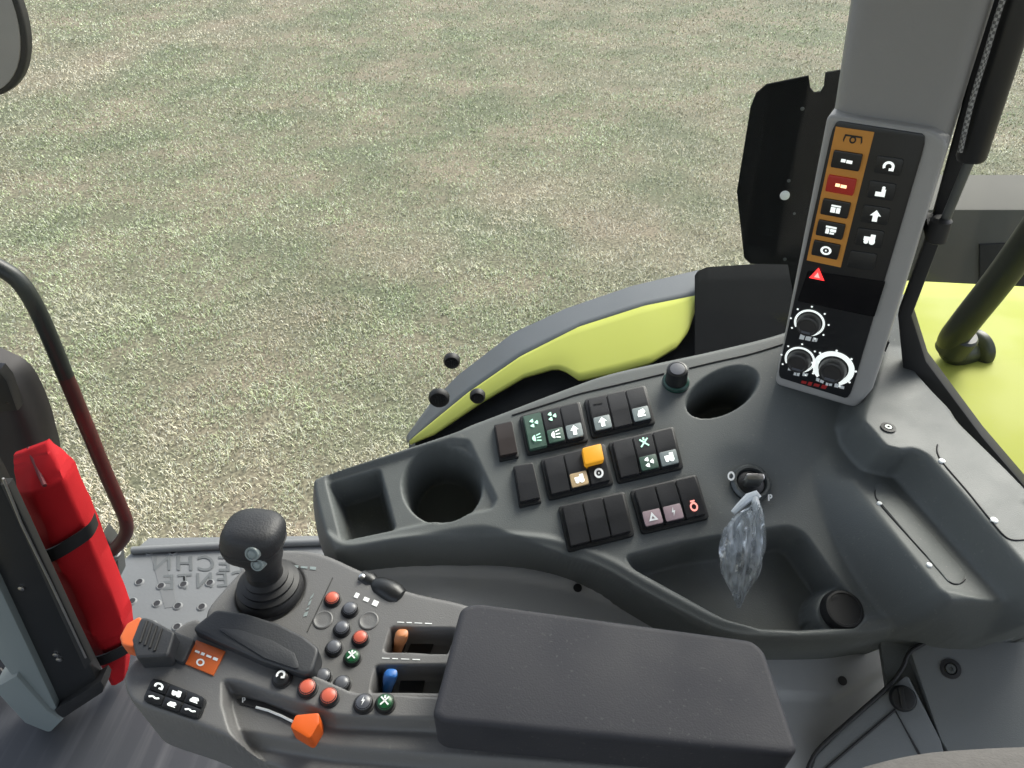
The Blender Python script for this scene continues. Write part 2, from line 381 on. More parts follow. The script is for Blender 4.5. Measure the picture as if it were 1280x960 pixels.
# =================================================================== the ground
def grid_noise(x, y, seed):
    rs = np.random.RandomState(seed); T = rs.rand(64, 64)
    xi = np.floor(x).astype(int); yi = np.floor(y).astype(int); fx = ss(x - xi); fy = ss(y - yi)
    g = lambda a, b: T[a % 64, b % 64]
    return (g(xi, yi) * (1 - fx) + g(xi + 1, yi) * fx) * (1 - fy) + (g(xi, yi + 1) * (1 - fx) + g(xi + 1, yi + 1) * fx) * fy
bm = bmesh.new()
bmesh.ops.create_grid(bm, x_segments=40, y_segments=40, size=150)
fin('ground', bm, mat_ground(), kind='structure', smooth=False)
def make_grass():
    N = 4200000
    y = np.random.uniform(.9, 22, N); keep = np.random.rand(N) < np.minimum(1, (3.6 / (y + .9)) ** 1.25)
    y = y[keep]; x = np.random.uniform(-1, 1, len(y)) * (1.3 + .85 * y)
    k2 = np.random.rand(len(y)) < np.minimum(1, (1.3 + .85 * y) / 8.0); x, y = x[k2], y[k2]
    th = grid_noise(x * 9, y * 9, 21) * .5 + grid_noise(x * 24, y * 24, 22) * .5; k3 = np.random.rand(len(y)) < np.clip((th - .24) * 4.2, .12, 1); x, y = x[k3], y[k3]
    d = np.sqrt(x * x + y * y + 6.5); o_ = np.argsort(d); x, y, d = x[o_], y[o_], d[o_]; n = len(y); nn = int((d < 5.2).sum())
    f1 = grid_noise(x * .55 + 9, y * .55 + 4, 1) * .5 + grid_noise(x * 1.5, y * 1.5, 2) * .3 + grid_noise(x * 4.1, y * 4.1, 12) * .2
    f2 = grid_noise(x * 6, y * 6, 3) * .5 + grid_noise(x * 15, y * 15, 4) * .5
    f3 = grid_noise(x * .9 + 3, y * .9, 8) * .6 + grid_noise(x * 3 + 3, y * 3, 9) * .4
    tuft = np.clip((f2 - .22) * 1.8, .2, 1.2)
    L = (.012 + .023 * np.random.rand(n)) * (.5 + .7 * tuft); Wd = (.0008 + .0007 * np.random.rand(n)) * np.maximum(1, d / 3.0)
    a = np.random.rand(n) * 2 * np.pi; lean = .45 + 1.0 * np.random.rand(n)
    dx, dy = np.cos(a), np.sin(a)
    base = np.stack([x, y, np.zeros(n)], 1)
    hor = np.stack([dx, dy, np.zeros(n)], 1); side = np.stack([-dy, dx, np.zeros(n)], 1); up = np.array([0, 0, 1.])
    mid = base + hor * (L * .45 * np.sin(lean * .6))[:, None] + up * (L * .55 * np.cos(lean * .6))[:, None]
    tip = mid + hor * (L * .55 * np.sin(lean * 1.3))[:, None] + up * (L * .5 * np.cos(lean * 1.3))[:, None]
    tip[:, 2] = np.maximum(tip[:, 2], .004)
    w_ = Wd[:, None]
    Vn = np.stack([base - side * w_, base + side * w_, mid - side * w_ * .8, mid + side * w_ * .8, tip], 1)[:nn].reshape(-1, 3)
    Vf = np.stack([base - side * w_ * 1.1, base + side * w_ * 1.1, tip], 1)[nn:].reshape(-1, 3)
    o = np.arange(nn)[:, None] * 5
    Fn = np.concatenate([o + [0, 1, 3], o + [0, 3, 2], o + [2, 3, 4]], 1).reshape(-1, 3)
    Ff = np.arange(len(Vf)).reshape(-1, 3) + nn * 5
    V = np.concatenate([Vn, Vf]); F = np.concatenate([Fn, Ff])
    me = bpy.data.meshes.new('grass'); me.vertices.add(len(V)); me.vertices.foreach_set('co', V.ravel())
    me.loops.add(F.size); me.loops.foreach_set('vertex_index', F.ravel().astype(np.int32))
    me.polygons.add(len(F)); me.polygons.foreach_set('loop_start', np.arange(0, F.size, 3, dtype=np.int32)); me.update()
    straw = np.array([.74, .67, .50]); green = np.array([.46, .53, .30]); brown = np.array([.50, .40, .29]); pale = np.array([.88, .86, .74])
    g = np.clip((f1 - .34) * 4.2 + np.clip((y - 4) / 9, -.1, .28) + (np.random.rand(n) - .5) * .7, 0, 1)[:, None]
    c = straw * (1 - g) + green * g
    bmask = (np.clip((f3 - .60) * 5, 0, .75) * (np.random.rand(n) < .7))[:, None]; c = c * (1 - bmask) + brown * bmask
    pm = (np.random.rand(n) < .38)[:, None]; c = np.where(pm, c * .4 + pale * .6, c)
    c = c * ((.60 + .58 * np.random.rand(n)) * (.84 + .32 * np.clip((grid_noise(x * 1.3 + 5, y * 2.1, 31) * .5 + grid_noise(x * 3.7, y * 5.1, 32) * .5 - .25) * 2, 0, 1)))[:, None]
    cc = np.ones((len(V), 4), np.float32); cc[:nn * 5, :3] = np.repeat(c[:nn], 5, 0); cc[nn * 5:, :3] = np.repeat(c[nn:], 3, 0)
    at = me.color_attributes.new('tint', 'FLOAT_COLOR', 'POINT'); at.data.foreach_set('color', cc.ravel())
    link('grass', me, mat_grass(), label='short dry pale green and straw grass beyond the window', cat='grass', kind='stuff')
    print('GRASS', n, nn, len(F))
make_grass()

# =================================================================== cab floor, unseen shading roof
fl = bmesh.new()
flo = [(-1.05, -1.2), (1.2, -1.2), (1.2, .62), (-.42, .86), (-1.05, .86)]
f_ = fl.faces.new([fl.verts.new((x, y, 1.25)) for x, y in flo]); r_ = bmesh.ops.extrude_face_region(fl, geom=[f_])
for v in r_['geom']:
    if isinstance(v, bmesh.types.BMVert): v.co.z = 1.17
fm = M['floor']; n_ = fm.node_tree.nodes; l_ = fm.node_tree.links
tc_ = n_['Texture Coordinate']; mp_ = n_.new('ShaderNodeMapping'); dd_ = FL.on(150, 872) - FL.on(118, 936); mp_.vector_type = 'TEXTURE'; mp_.inputs['Rotation'].default_value = (0, 0, math.atan2(dd_.y, dd_.x)); mp_.inputs['Scale'].default_value = (.5, .022, 1)
nz_ = n_.new('ShaderNodeTexNoise'); nz_.inputs['Scale'].default_value = 1; nz_.inputs['Detail'].default_value = 4
l_.new(tc_.outputs['Object'], mp_.inputs[0]); l_.new(mp_.outputs[0], nz_.inputs['Vector'])
rp_ = n_.new('ShaderNodeValToRGB'); rp_.color_ramp.elements[0].position = .5; rp_.color_ramp.elements[0].color = (.035, .038, .044, 1); rp_.color_ramp.elements[1].position = .78; rp_.color_ramp.elements[1].color = (.075, .078, .084, 1)
l_.new(nz_.outputs['Fac'], rp_.inputs[0]); l_.new(rp_.outputs[0], n_['Principled BSDF'].inputs['Base Color'])
fin('cab_floor', fl, 'floor', kind='structure', smooth=False)
ro = empty('shading_cab_roof', (0, .0, 2.98), 'unseen grey cab roof added over the driver for shade', 'roof')  # out of view, added to cut light from above and behind
prism('shading_roof_panel', [(x, y, 3.06) for x, y in rounded([(-1.1, -1.3), (.95, -1.3), (.95, .78), (-1.1, .86)], .1)], Vector((0, 0, -.08)), 'pillard', ro, bev=.02)

# =================================================================== fender outside
YF = 1.25
def onY(px, py, y): d = ray(px, py); return CAM + d * (y / d.y)
prof_px = [(470, 600), (508, 547), (537, 507), (573, 470), (642, 417), (707, 387), (789, 359), (870, 340), (990, 324), (1150, 312), (1320, 312)]
pf = [onY(x, y, YF) for x, y in prof_px]; FX = np.array([p.x for p in pf]); FZ = np.array([p.z for p in pf])
FXs = np.linspace(FX[0], FX[-1], 200); FZs = np.interp(FXs, FX, FZ)
for _ in range(40): FZs[1:-1] = (FZs[:-2] + FZs[1:-1] * 2 + FZs[2:]) / 4
def fz(x): return float(np.interp(x, FXs, FZs))
def onF(px, py, off=0.):
    d = ray(px, py); a, b = .3, 2.6
    for _ in range(50):
        t = (a + b) / 2; p = CAM + d * t
        if p.z > fz(p.x) + off: a = t
        else: b = t
    return CAM + d * t
def interp_xy(pts, x): return float(np.interp(x, [p[0] for p in pts], [p[1] for p in pts]))
outer = [(508, 547), (537, 507), (573, 470), (642, 417), (707, 387), (789, 359), (872, 339)]
seam = [(512, 552), (520, 545), (586, 491), (651, 446), (724, 409), (805, 383), (870, 370)]
inner = [(512, 556), (543, 543), (602, 503), (655, 472), (690, 462), (700, 462), (709, 466), (724, 476), (770, 466), (813, 454), (846, 434), (860, 415), (867, 392), (870, 372)]
fend = empty('fender', onF(700, 440), 'lime green rear fender with grey rubber lip outside the side window', 'fender')
def strip(name, top, bot, x0, x1, m, off=0., nx=90, ny=8, thick=.004, crown=0., xs=None, bottomskirt=None):
    bm = bmesh.new(); g = []
    xs = xs if xs is not None else np.linspace(x0, x1, nx)
    for x in xs:
        ya, yb = top(x), bot(x); c = []
        if bottomskirt:
            p = onF(x, ya, off); c.append(bm.verts.new(p + Vector((0, .012, -bottomskirt)))); c.append(bm.verts.new(p + Vector((0, .008, -.012))))
        for k in range(ny):
            t = k / (ny - 1); p = onF(x, ya + (yb - ya) * t, off); p.z += crown * math.sin(math.pi * t); c.append(bm.verts.new(p))
        g.append(c)
    for a, b in zip(g, g[1:]):
        for k in range(len(a) - 1): bm.faces.new((a[k], a[k + 1], b[k + 1], b[k]))
    o = fin(name, bm, m, fend); 
    s_ = o.modifiers.new('thickness', 'SOLIDIFY'); s_.thickness = thick; s_.offset = 0
    return o
strip('lip', lambda x: interp_xy(outer, x), lambda x: interp_xy(seam, x) + 1, 509, 884, 'lip', off=-.004, ny=5, bottomskirt=.09)
strip('panel', lambda x: interp_xy(seam, x) + .5, lambda x: interp_xy(inner, x), 513, 869.5, 'lime', off=.002, crown=.004, xs=np.concatenate([np.linspace(513, 850, 70), np.linspace(852, 869.6, 16)]))
strip('liner', lambda x: interp_xy(inner, x) - 12, lambda x: interp_xy(inner, x) + 120, 520, 870, 'liner', off=-.02)
cov_t = [(862, 372), (866, 350), (872, 340), (884, 335), (1010, 327)]
cov_b = [(862, 470), (1010, 500)]
strip('inner_cover', lambda x: interp_xy(cov_t, x), lambda x: interp_xy(cov_b, x), 864.5, 1012, 'liner', off=.02, xs=np.concatenate([np.linspace(868.5, 886, 14), np.linspace(890, 1012, 20)]))
# rear half of the fender, seen to the right of the pillar
strip('rear_panel', lambda x: 352 + (x - 1130) * .05, lambda x: 640, 1080, 1400, 'lime', off=.03, crown=.006, nx=40, ny=14)
# grey box behind the rear half
gb = empty('lamp_box', onY(1215, 330, 1.32), 'smooth grey box behind the gas strut beyond the lime panel', 'box')
q = [onY(x, y, 1.32) for x, y in [(1120, 262), (1420, 262), (1420, 400), (1120, 400)]]
prism('housing', [p for p in q], Vector((0, .16, 0)), 'dkmaroon', gb, bev=.006)
q = [onY(x, y, 1.315) for x, y in [(1225, 306), (1420, 300), (1420, 398), (1225, 398)]]
prism('recess_cover', q, Vector((0, .01, 0)), 'hous', gb, bev=.002)

# black bracket plate left of the pillar
bp_ = empty('bracket_plate', onY(980, 330, 1.02), 'flat black metal bracket plate with a slot in its top edge', 'bracket')
PB = Plane(onY(980, 300, 1.02), (-.25, -.95, .05))
pl_px = [(921, 240), (938, 135), (945, 117), (958, 106), (1011, 95), (1013, 110), (1018, 116), (1026, 115), (1030, 108), (1032, 91), (1075, 84), (1060, 420), (1000, 420), (985, 331), (938, 330), (930, 322)]
pxprism('plate', PB, pl_px, 0, .005, 'liner', bp_, bev=.0006, seg=1)
for x, y, r_ in [(1003, 136, 2.4), (986, 226, 2.2), (993, 267, 1.8), (981, 324, 2.4)]:
    c = PB.on(x, y, .0003); lathe('rivet', c, PB.n, [(r_ * .0011, 0), (r_ * .001, .0008), (r_ * .0005, .0011)], 'steel', bp_, n=10)
lathe('bolt_head', PB.on(981, 244, .0003), PB.n, [(.0068, 0), (.0066, .002), (.005, .003)], 'white', bp_, n=16)

# =================================================================== glass
YG = .83
gl = empty('side_window', (-.2, YG, 1.75), 'clear side window pane with three round black hinge caps', 'window')
prism('pane', [(-.62, YG, 1.62), (.37, YG, 1.62), (.37, YG, 2.95), (-.62, YG, 2.95)], Vector((0, .005, 0)), 'glass', gl)
for x, y, a in [(565, 449, 11), (549, 495.5, 14), (597, 493, 10.5)]:
    c = onY(x, y, YG - .0005); r_ = a / FPX * (c - CAM).length * .93
    h = lathe('hinge_cap', c, (0, -1, 0), [(r_, 0), (r_, .006), (r_ * .86, .009), (r_ * .8, .0085)], 'rubber', gl, n=24)
    tt = [c + Vector((r_ * .62 * k, -.0095, 0)) for k in (-.66, -.22, .22, .66)]
    for k, p in enumerate(tt):
        hh = r_ * .5 * (1 if k in (1, 2) else .6)
        prism('rib', [p + Vector(v) for v in ((-.0012, 0, -hh), (.0012, 0, -hh), (.0012, 0, hh), (-.0012, 0, hh))], Vector((0, .002, 0)), 'black', h)
tag(prism('rear_quarter_window', [(.43, .86, 1.7), (1.0, .86, 1.7), (1.0, .86, 2.95), (.43, .86, 2.95)], Vector((0, .005, 0)), 'glass'), 'clear rear quarter window pane behind the gas strut', 'window')

# =================================================================== side console
con = empty('side_console', K.on(700, 600, -.1), 'dark grey moulded side console with rocker switches and cup holders', 'console')
T_px = [(396, 610), (403, 596), (480, 570), (563, 543), (600, 530), (700, 493), (760, 472), (830, 456), (890, 443), (960, 428), (1010, 412), (1075, 396), (1122, 392, .09),
        (1141, 470, .09), (1284, 616, .09), (1335, 690, .09), (1300, 775, .05), (1190, 790, .02), (1118, 784), (1060, 792), (960, 795), (905, 788), (850, 763), (790, 731), (750, 709), (712, 696), (680, 684), (645, 669), (600, 655), (520, 668), (432, 685), (415, 679)]
O_px = [(386, 622, -.02), (392, 603, -.012), (402, 590), (480, 565), (563, 538), (600, 525), (700, 487), (760, 466), (830, 450), (890, 437), (960, 420), (1010, 404), (1075, 388), (1128, 384, .09),
        (1137, 425, .09), (1148, 466, .09), (1290, 612, .09), (1345, 690, .09), (1310, 792, .03), (1195, 806, 0), (1125, 793, -.008), (1060, 801, -.008), (960, 804, -.008), (900, 797, -.008), (845, 772, -.01), (785, 741, -.015), (750, 723, -.02), (700, 708, -.03), (640, 701, -.036), (560, 703, -.038), (500, 708, -.04), (450, 716, -.042), (425, 712, -.042), (405, 694, -.04), (393, 662, -.03)]
T_ = catmull([Vector(p) for p in kp(K, T_px)], 5); O_ = catmull([Vector(p) for p in kp(K, O_px)], 5)
D_ = rounded(kp(K, [(404, 593), (563, 547), (587, 549), (623, 624), (617, 637), (426, 679)]), .008)
PK = rounded(kp(K, [(408, 603), (475, 583), (496, 663), (427, 676)], -.004), .007)
C1 = kp(K, ell(553, 607, 51, 50, 0), -.007)
C2 = kp(K, ell(903, 490, 50, 27.5, -27), 0)
TR = rounded(kp(K, [(778, 694), (850, 676), (985, 655), (1006, 664), (1040, 712), (1072, 752), (1084, 775), (1070, 787), (1000, 791), (950, 789), (905, 776), (850, 745), (790, 712)]), [.022, .03, .02, .02, .03, .02, .015, .012, .02, .02, .03, .03, .02])
SK = kp(K, ell(1052, 764, 31, 29, 0), -.012)
IG = K.pix(937, 604)
H1, H2 = .045, .088
def zp(pl, px): return [K.uv(pl.on(x, y)) for x, y in px]
def hplane(U, V, pl):
    q = np.array(K.o - pl.o); kn, ku, kv, n = np.array(K.n), np.array(K.u), np.array(K.v), np.array(pl.n)
    return -(q @ n + U * (ku @ n) + V * (kv @ n)) / (kn @ n)
L1 = catmull([Vector(p) for p in kp(K, [(992, 505), (1012, 560), (1022, 620), (1050, 690), (1118, 782), (1180, 812), (1360, 830), (1380, 640), (1160, 440), (1130, 380), (1075, 400), (1072, 480), (1040, 515)])], 4)
U1 = rounded(zp(Z1, [(1066, 600), (1094, 588), (1118, 592), (1160, 540), (1400, 560), (1400, 748), (1186, 753)]), .005)
L2 = rounded(zp(Z1, [(1040, 540), (1082, 586), (1118, 596), (1252, 748), (1330, 830), (1500, 700), (1180, 400), (1128, 370), (1070, 430), (1050, 490)]), .004)
U2 = rounded(zp(Z2, [(1066, 548), (1090, 575), (1142, 561), (1160, 569), (1300, 728), (1400, 840), (1500, 700), (1180, 420), (1128, 380), (1098, 470)]), .006)
def ramp(low, high, U, V, a, b):
    dl = np.maximum(0, -sdf(low, U, V)); dh = np.maximum(0, sdf(high, U, V)); t = dl / (dl + dh + 1e-9)
    return a + (b - a) * (t * .85 + ss(t) * .15), dl
def console_h(U, V):
    H = np.zeros(U.shape)
    dT = np.maximum(0, sdf(T_, U, V)); so = sdf(O_, U, V); dO = np.maximum(0, -so); t = dT / (dT + dO + 1e-9)
    H -= .042 * np.where(U < K.pix(720, 700)[0] + .05, 1, .25) * (t ** 1.7) * ss((V - V.min()) * 0 + 1) * ss((K.pix(600, 560)[1] - V + .03) / .03)
    H += .0025 * np.exp(-((so + .013) / .004) ** 2) * ss((K.pix(700, 660)[1] - V) / .01)
    H -= .006 * ss(-sdf(D_, U, V) / .005)
    H -= .046 * ss((-sdf(PK, U, V)) / .009)
    H -= .075 * ss(-sdf(C1, U, V) / .0085)
    H -= .075 * ss(-sdf(C2, U, V) / .010)
    sT = sdf(TR, U, V)
    H -= (.042 * ss((-sT) / .012))
    H = np.maximum(H, np.where(sdf(SK, U, V) < .006, -.010 - .02 * ss((sdf(SK, U, V)) / .006), -1))
    r = np.hypot(U - IG[0], V - IG[1]); H -= .006 * np.exp(-(r / .036) ** 4) * ss((sT + .002) / .01)
    z1 = hplane(U, V, Z1); z2 = hplane(U, V, Z2)
    h1, d1 = ramp(L1, U1, U, V, 0, z1); h2, d2 = ramp(L2, U2, U, V, h1, z2); h1 = np.maximum(h2, 0)
    for _ in range(5):
        p = np.pad(h1, 1, mode='edge'); h1 = (p[:-2, 1:-1] + p[2:, 1:-1] + p[1:-1, :-2] + p[1:-1, 2:] + 2 * h1) / 6
    H += h1
    return H
shell('shell', K, [tuple(p) for p in O_], .0016, console_h, .085, 'console', con)

# lower trim wall below the console
LT = Plane(K.on(650, 712, -.062), (.10, -.28, .95))
tr_px = [(420, 700), (520, 690), (640, 690), (740, 712), (840, 765), (900, 795), (1000, 805), (1150, 800), (1150, 838), (1036, 940), (1000, 1040), (500, 980), (430, 860)]
def trim_h(U, V):
    band = [LT.pix(*p) for p in [(380, 725), (500, 719), (560, 719), (640, 723), (720, 738), (790, 765), (860, 805), (960, 870), (1040, 880), (1200, 790), (1200, 600), (380, 600)]]
    return .006 * ss(-sdf(band, U, V) / .004)
shell('lower_trim', LT, [LT.pix(*p) for p in tr_px], .004, trim_h, .06, 'trim2', con)
for x, y in [(722, 735), (1053, 851)]:
    c = LT.on(x, y, .0065); lathe('screw_hole', c, LT.n, [(.0045, 0), (.0044, .0009), (.003, .001)], 'rubber', con, n=16, sx=1)

# switches
KU = {}
def module(name, quad, keys, label=None, nk=3):
    q = Quad(K, quad, .004)
    fr = q.slab(name, rrect(0, 0, 1, 1, .07), 0, .012, 'black', con, bev=.0012)
    for i, kd in enumerate(keys):
        a0 = .045 + i * (.91 / nk); a1 = a0 + .91 / nk - .012
        # a rocker: wedge with a ridge, pressed end lower
        tilt = kd.get('tilt', .0)
        bm = bmesh.new(); b0, b1 = .07, .93
        hs = [(b0, .0042 + tilt), (.47, .0050), (.53, .0048), (b1, .0038 - tilt)]
        rows = [[bm.verts.new(q.at(a, b, h)) for a in (a0, a1)] for b, h in hs]; low = [[bm.verts.new(q.at(a, b, -.002)) for a in (a0, a1)] for b in (b0, b1)]
        for r0, r1 in zip(rows, rows[1:]): bm.faces.new((r0[0], r0[1], r1[1], r1[0]))
        bm.faces.new((rows[0][0], rows[0][1], low[0][1], low[0][0])); bm.faces.new((rows[-1][0], rows[-1][1], low[1][1], low[1][0]))
        for s_ in (0, 1): bm.faces.new([r[s_] for r in rows] + [low[1][s_], low[0][s_]])
        bmesh.ops.recalc_face_normals(bm, faces=bm.faces)
        bmesh.ops.bevel(bm, geom=[e for e in bm.edges if e.calc_face_angle(0) > .6], offset=.0009, segments=2, affect='EDGES', clamp_overlap=True)
        fin('rocker', bm, kd.get('m', 'key'), fr)
        ax = lambda s_, a0=a0, a1=a1: a0 + (a1 - a0) * s_
        if 'patch' in kd:
            q.slab('lens', [(ax(a), b) for a, b in rrect(.06, kd.get('p0', .58), .94, kd.get('p1', .9), .06)], .0056, .003, kd['patch'], fr, bev=.0005)
        for g, y0, y1, mm, hh in kd.get('g', []):
            w_ = .29; prints('icon', lambda a, b, h, ax=ax: q.at(ax(a), b, h), glyph(g, .5 - w_, y0, .5 + w_, y1), hh, mm, fr)
    return fr
module('blank_switch', [(617, 531), (640, 525.5), (649, 571), (624, 576)], [{'m': mat('brown_black_plastic', (.026, .019, .018), .4)}], nk=1)
module('blank_switch', [(641, 582.5), (666, 577.5), (677.5, 627.5), (649, 634)], [{}], nk=1)
gi = 'glowg'
module('switch_module', [(649, 520), (725, 501), (736, 551), (659, 569)], [
    {'m': 'patchg', 'g': [('fan', .2, .45, gi, .0058), ('lamp', .58, .82, gi, .0058)]},
    {'patch': 'patchg', 'g': [('fan', .14, .4, gi, .0058), ('lamp', .6, .86, 'glow', .0062)]},
    {'patch': 'patch', 'g': [('arrow', .6, .86, 'glow', .0062)]}])
module('switch_module', [(730, 499), (807, 481), (820, 529), (740, 547.5)], [
    {'patch': 'patch', 'g': [('arrow', .6, .86, 'glow', .0062), ('bar', .12, .34, 'black', .0058)]}, {}, {'patch': 'patch', 'g': [('leaf', .6, .86, 'glow', .0062)]}])
m3 = module('switch_module', [(675, 574), (756, 554), (767.5, 605), (686, 625)], [
    {}, {'patch': 'patchy', 'g': [('tractor', .6, .86, 'glow', .0062)]}, {'g': [('ring', .58, .86, 'white', .0060)]}])
q3 = Quad(K, [(727, 562), (751, 556), (755, 577), (731, 583)], .012)
q3.slab('amber_cap', rrect(0, 0, 1, 1, .12), .004, .012, 'amberkey', m3, bev=.0015)
module('switch_module', [(760, 552.5), (842.5, 532.5), (855, 585), (772.5, 604)], [
    {}, {'patch': 'patchg', 'g': [('cross', .14, .4, gi, .0058), ('fan', .6, .88, 'glow', .0062)]}, {'patch': 'patch', 'g': [('tractor', .6, .86, 'glow', .0062)]}])
module('switch_module', [(697.5, 632.5), (781, 614), (794, 669), (710, 690)], [{}, {}, {}])
module('switch_module', [(787.5, 612.5), (871, 592.5), (887.5, 647.5), (802.5, 667.5)], [
    {'patch': 'patchp', 'g': [('tri', .6, .86, 'white', .0062)]}, {'patch': 'patchp', 'g': [('bolt', .6, .86, 'white', .0062)]}, {'g': [('lock', .55, .85, 'redicon', .0060)]}])
# seam along the back ledge
tube('seam', catmull([K.on(x, y, .0005) for x, y in [(640, 519), (700, 500), (725, 492), (780, 479), (830, 467)]], 4, False), .0009, 'rubber', con, n=6)
tube('seam', catmull([K.on(x, y, .0005) for x, y in [(862, 460), (900, 451), (940, 442), (985, 428)]], 4, False), .0009, 'rubber', con, n=6)
# push dial with a green ring
c = K.on(845, 478, .0); dl_ = lathe('dial', c, K.n + Vector((-.1, .1, 0)), [(.0145, -.004), (.0145, .003), (.0118, .0045), (.0115, .020), (.0108, .0235), (.0085, .0245), (.0082, .0235)], 'black', con, n=28)
ax_ = (K.n + Vector((-.1, .1, 0))).normalized()
lathe('ring', c, ax_, [(.0148, .0005), (.0148, .0026), (.0122, .0048), (.0119, .0046)], mat('green_ring', (.008, .05, .035), .3), dl_, n=28)
lathe('face', c + ax_ * .0236, ax_, [(.0082, 0), (.008, .0006), (.0075, .0007)], 'greyb', dl_, n=20)
# ignition lock
c = K.on(938, 605, -.005); ig = lathe('ignition_lock', c, K.n, [(.0205, -.002), (.0205, .003), (.018, .006), (.0155, .006), (.0145, .002), (.0144, .001)], 'steel', con, n=32)
lathe('key_barrel', c, K.n, [(.0142, 0), (.0142, .0025), (.0125, .0035)], 'black', ig, n=24)
kq = lambda px, py, s_: (lambda a, b, h: K.on(px + (a - .5) * s_, py + (b - .5) * s_, h))
prints('icon', kq(914, 595, 13), glyph('zero', 0, 0, 1, 1), .0012, 'white', ig)
prints('icon', kq(963, 622, 10), glyph('P', 0, 0, 1, 1), .0012, 'white', ig)
# 12 V socket with its cap
c = K.on(1052, 764, -.008); so_ = lathe('power_socket', c, K.n, [(.0195, -.004), (.0195, .002), (.0180, .006), (.0170, .0085), (.0150, .0088), (.0145, .0078), (.006, .0076)], 'rubber', con, n=32)
pxprism('cap_tab', K, [(1036, 745), (1046, 741), (1050, 747), (1040, 752)], .0, .008, 'rubber', so_, bev=.001)
# screws and lids on the stepped right end
def screw(c, nrm, r_, parent):
    s_ = lathe('screw', c, nrm, [(r_, 0), (r_, .0012), (r_ * .62, .0016), (r_ * .55, .0004)], 'rubber', parent, n=20)
    lathe('screw_head', c, nrm, [(r_ * .5, .0002), (r_ * .48, .0018), (r_ * .2, .0018), (r_ * .18, .0008)], 'steel', s_, n=12)
screw(Z2.on(1110, 535, .0003), Z2.n, .0072, con)
def lid(px, pl, clips):
    pts = catmull([pl.on(x, y, .0004) for x, y in px], 5, False)
    t = tube('lid_seam', pts, .0008, 'rubber', con, n=6)
    for x, y, k in clips:
        c = pl.on(x, y, 0); lathe('clip', c, pl.n, [(.0026 * k, 0), (.0025 * k, .0016), (.0012 * k, .0024)], 'white', t, n=12)
lid([(1098, 608), (1094, 616), (1100, 630), (1130, 664), (1160, 697), (1180, 720), (1190, 729), (1200, 729), (1206, 724)], Z1, [(1099, 630, .9), (1161, 707, .95)])
pill = rounded([Z1.pix(x, y) for x, y in [(1093, 606), (1108, 604), (1207, 718), (1200, 732), (1186, 729), (1094, 622)]], .008)
prism('lid_cover', [Z1.pt(u, v, .0012) for u, v in pill], -Z1.n * .004, 'console', con, bev=.001)
lid([(1172, 556), (1172, 566), (1180, 580), (1210, 615), (1240, 652), (1256, 670), (1268, 675), (1284, 674)], Z2, [(1177, 577, 1.15), (1242, 651, 1.25)])

# =================================================================== rear trim panel and storage door
RT = Plane(K.on(1180, 840, -.02), (-.22, -.50, .84))
rt = empty('rear_trim', RT.on(1180, 900), 'grey rear side trim panel with storage hatch below the console', 'trim panel')
pxprism('panel', RT, [(1137, 812), (1185, 783), (1232, 765), (1330, 742), (1420, 760), (1420, 1030), (1230, 1010), (1176, 925)], 0, .03, 'trim', rt, bev=.003, r=.004)
pxprism('hatch_frame', RT, [(1131, 845), (1136, 846), (1176, 925), (1200, 1010), (1000, 1010), (1020, 945), (1050, 915)], 0, .03, 'trim', rt, bev=.002, r=.003)
pxprism('hatch', RT, [(1119, 889), (1150, 945), (1170, 1000), (1000, 1000), (1037, 958)], .0015, .006, 'trim', rt, bev=.0012, r=.002)
pxprism('backing', RT, [(1100, 800), (1300, 735), (1420, 770), (1420, 1040), (1000, 1040), (1015, 955), (1110, 865)], -.014, .012, 'console', rt)
tube('hatch_gap', [RT.on(x, y, .001) for x, y in [(1000, 992), (1037, 957), (1119, 887.5), (1150, 945), (1172, 1000)]], .0014, 'rubber', rt, n=6)
lathe('latch', RT.on(1128, 873, 0), RT.n, [(.0115, -.002), (.0115, .003), (.010, .006), (.008, .0065)], 'black', rt, n=24)
prism('latch_grip', [RT.on(1128, 873, .0085) + RT.u * a + RT.v * b for a, b in ((-.0022, -.0085), (.0022, -.0085), (.0022, .0085), (-.0022, .0085))], -RT.n * .003, 'black', rt, bev=.0006)
screw(RT.on(1188, 836, .0003), RT.n, .0088, rt)
tube('edge_seal', catmull([RT.on(x, y, .001) for x, y in [(1008, 965), (1022, 938), (1060, 903), (1110, 858), (1128, 835), (1140, 813), (1185, 790), (1225, 769), (1300, 752)]], 4, False), .0019, 'rubber', rt, n=8)

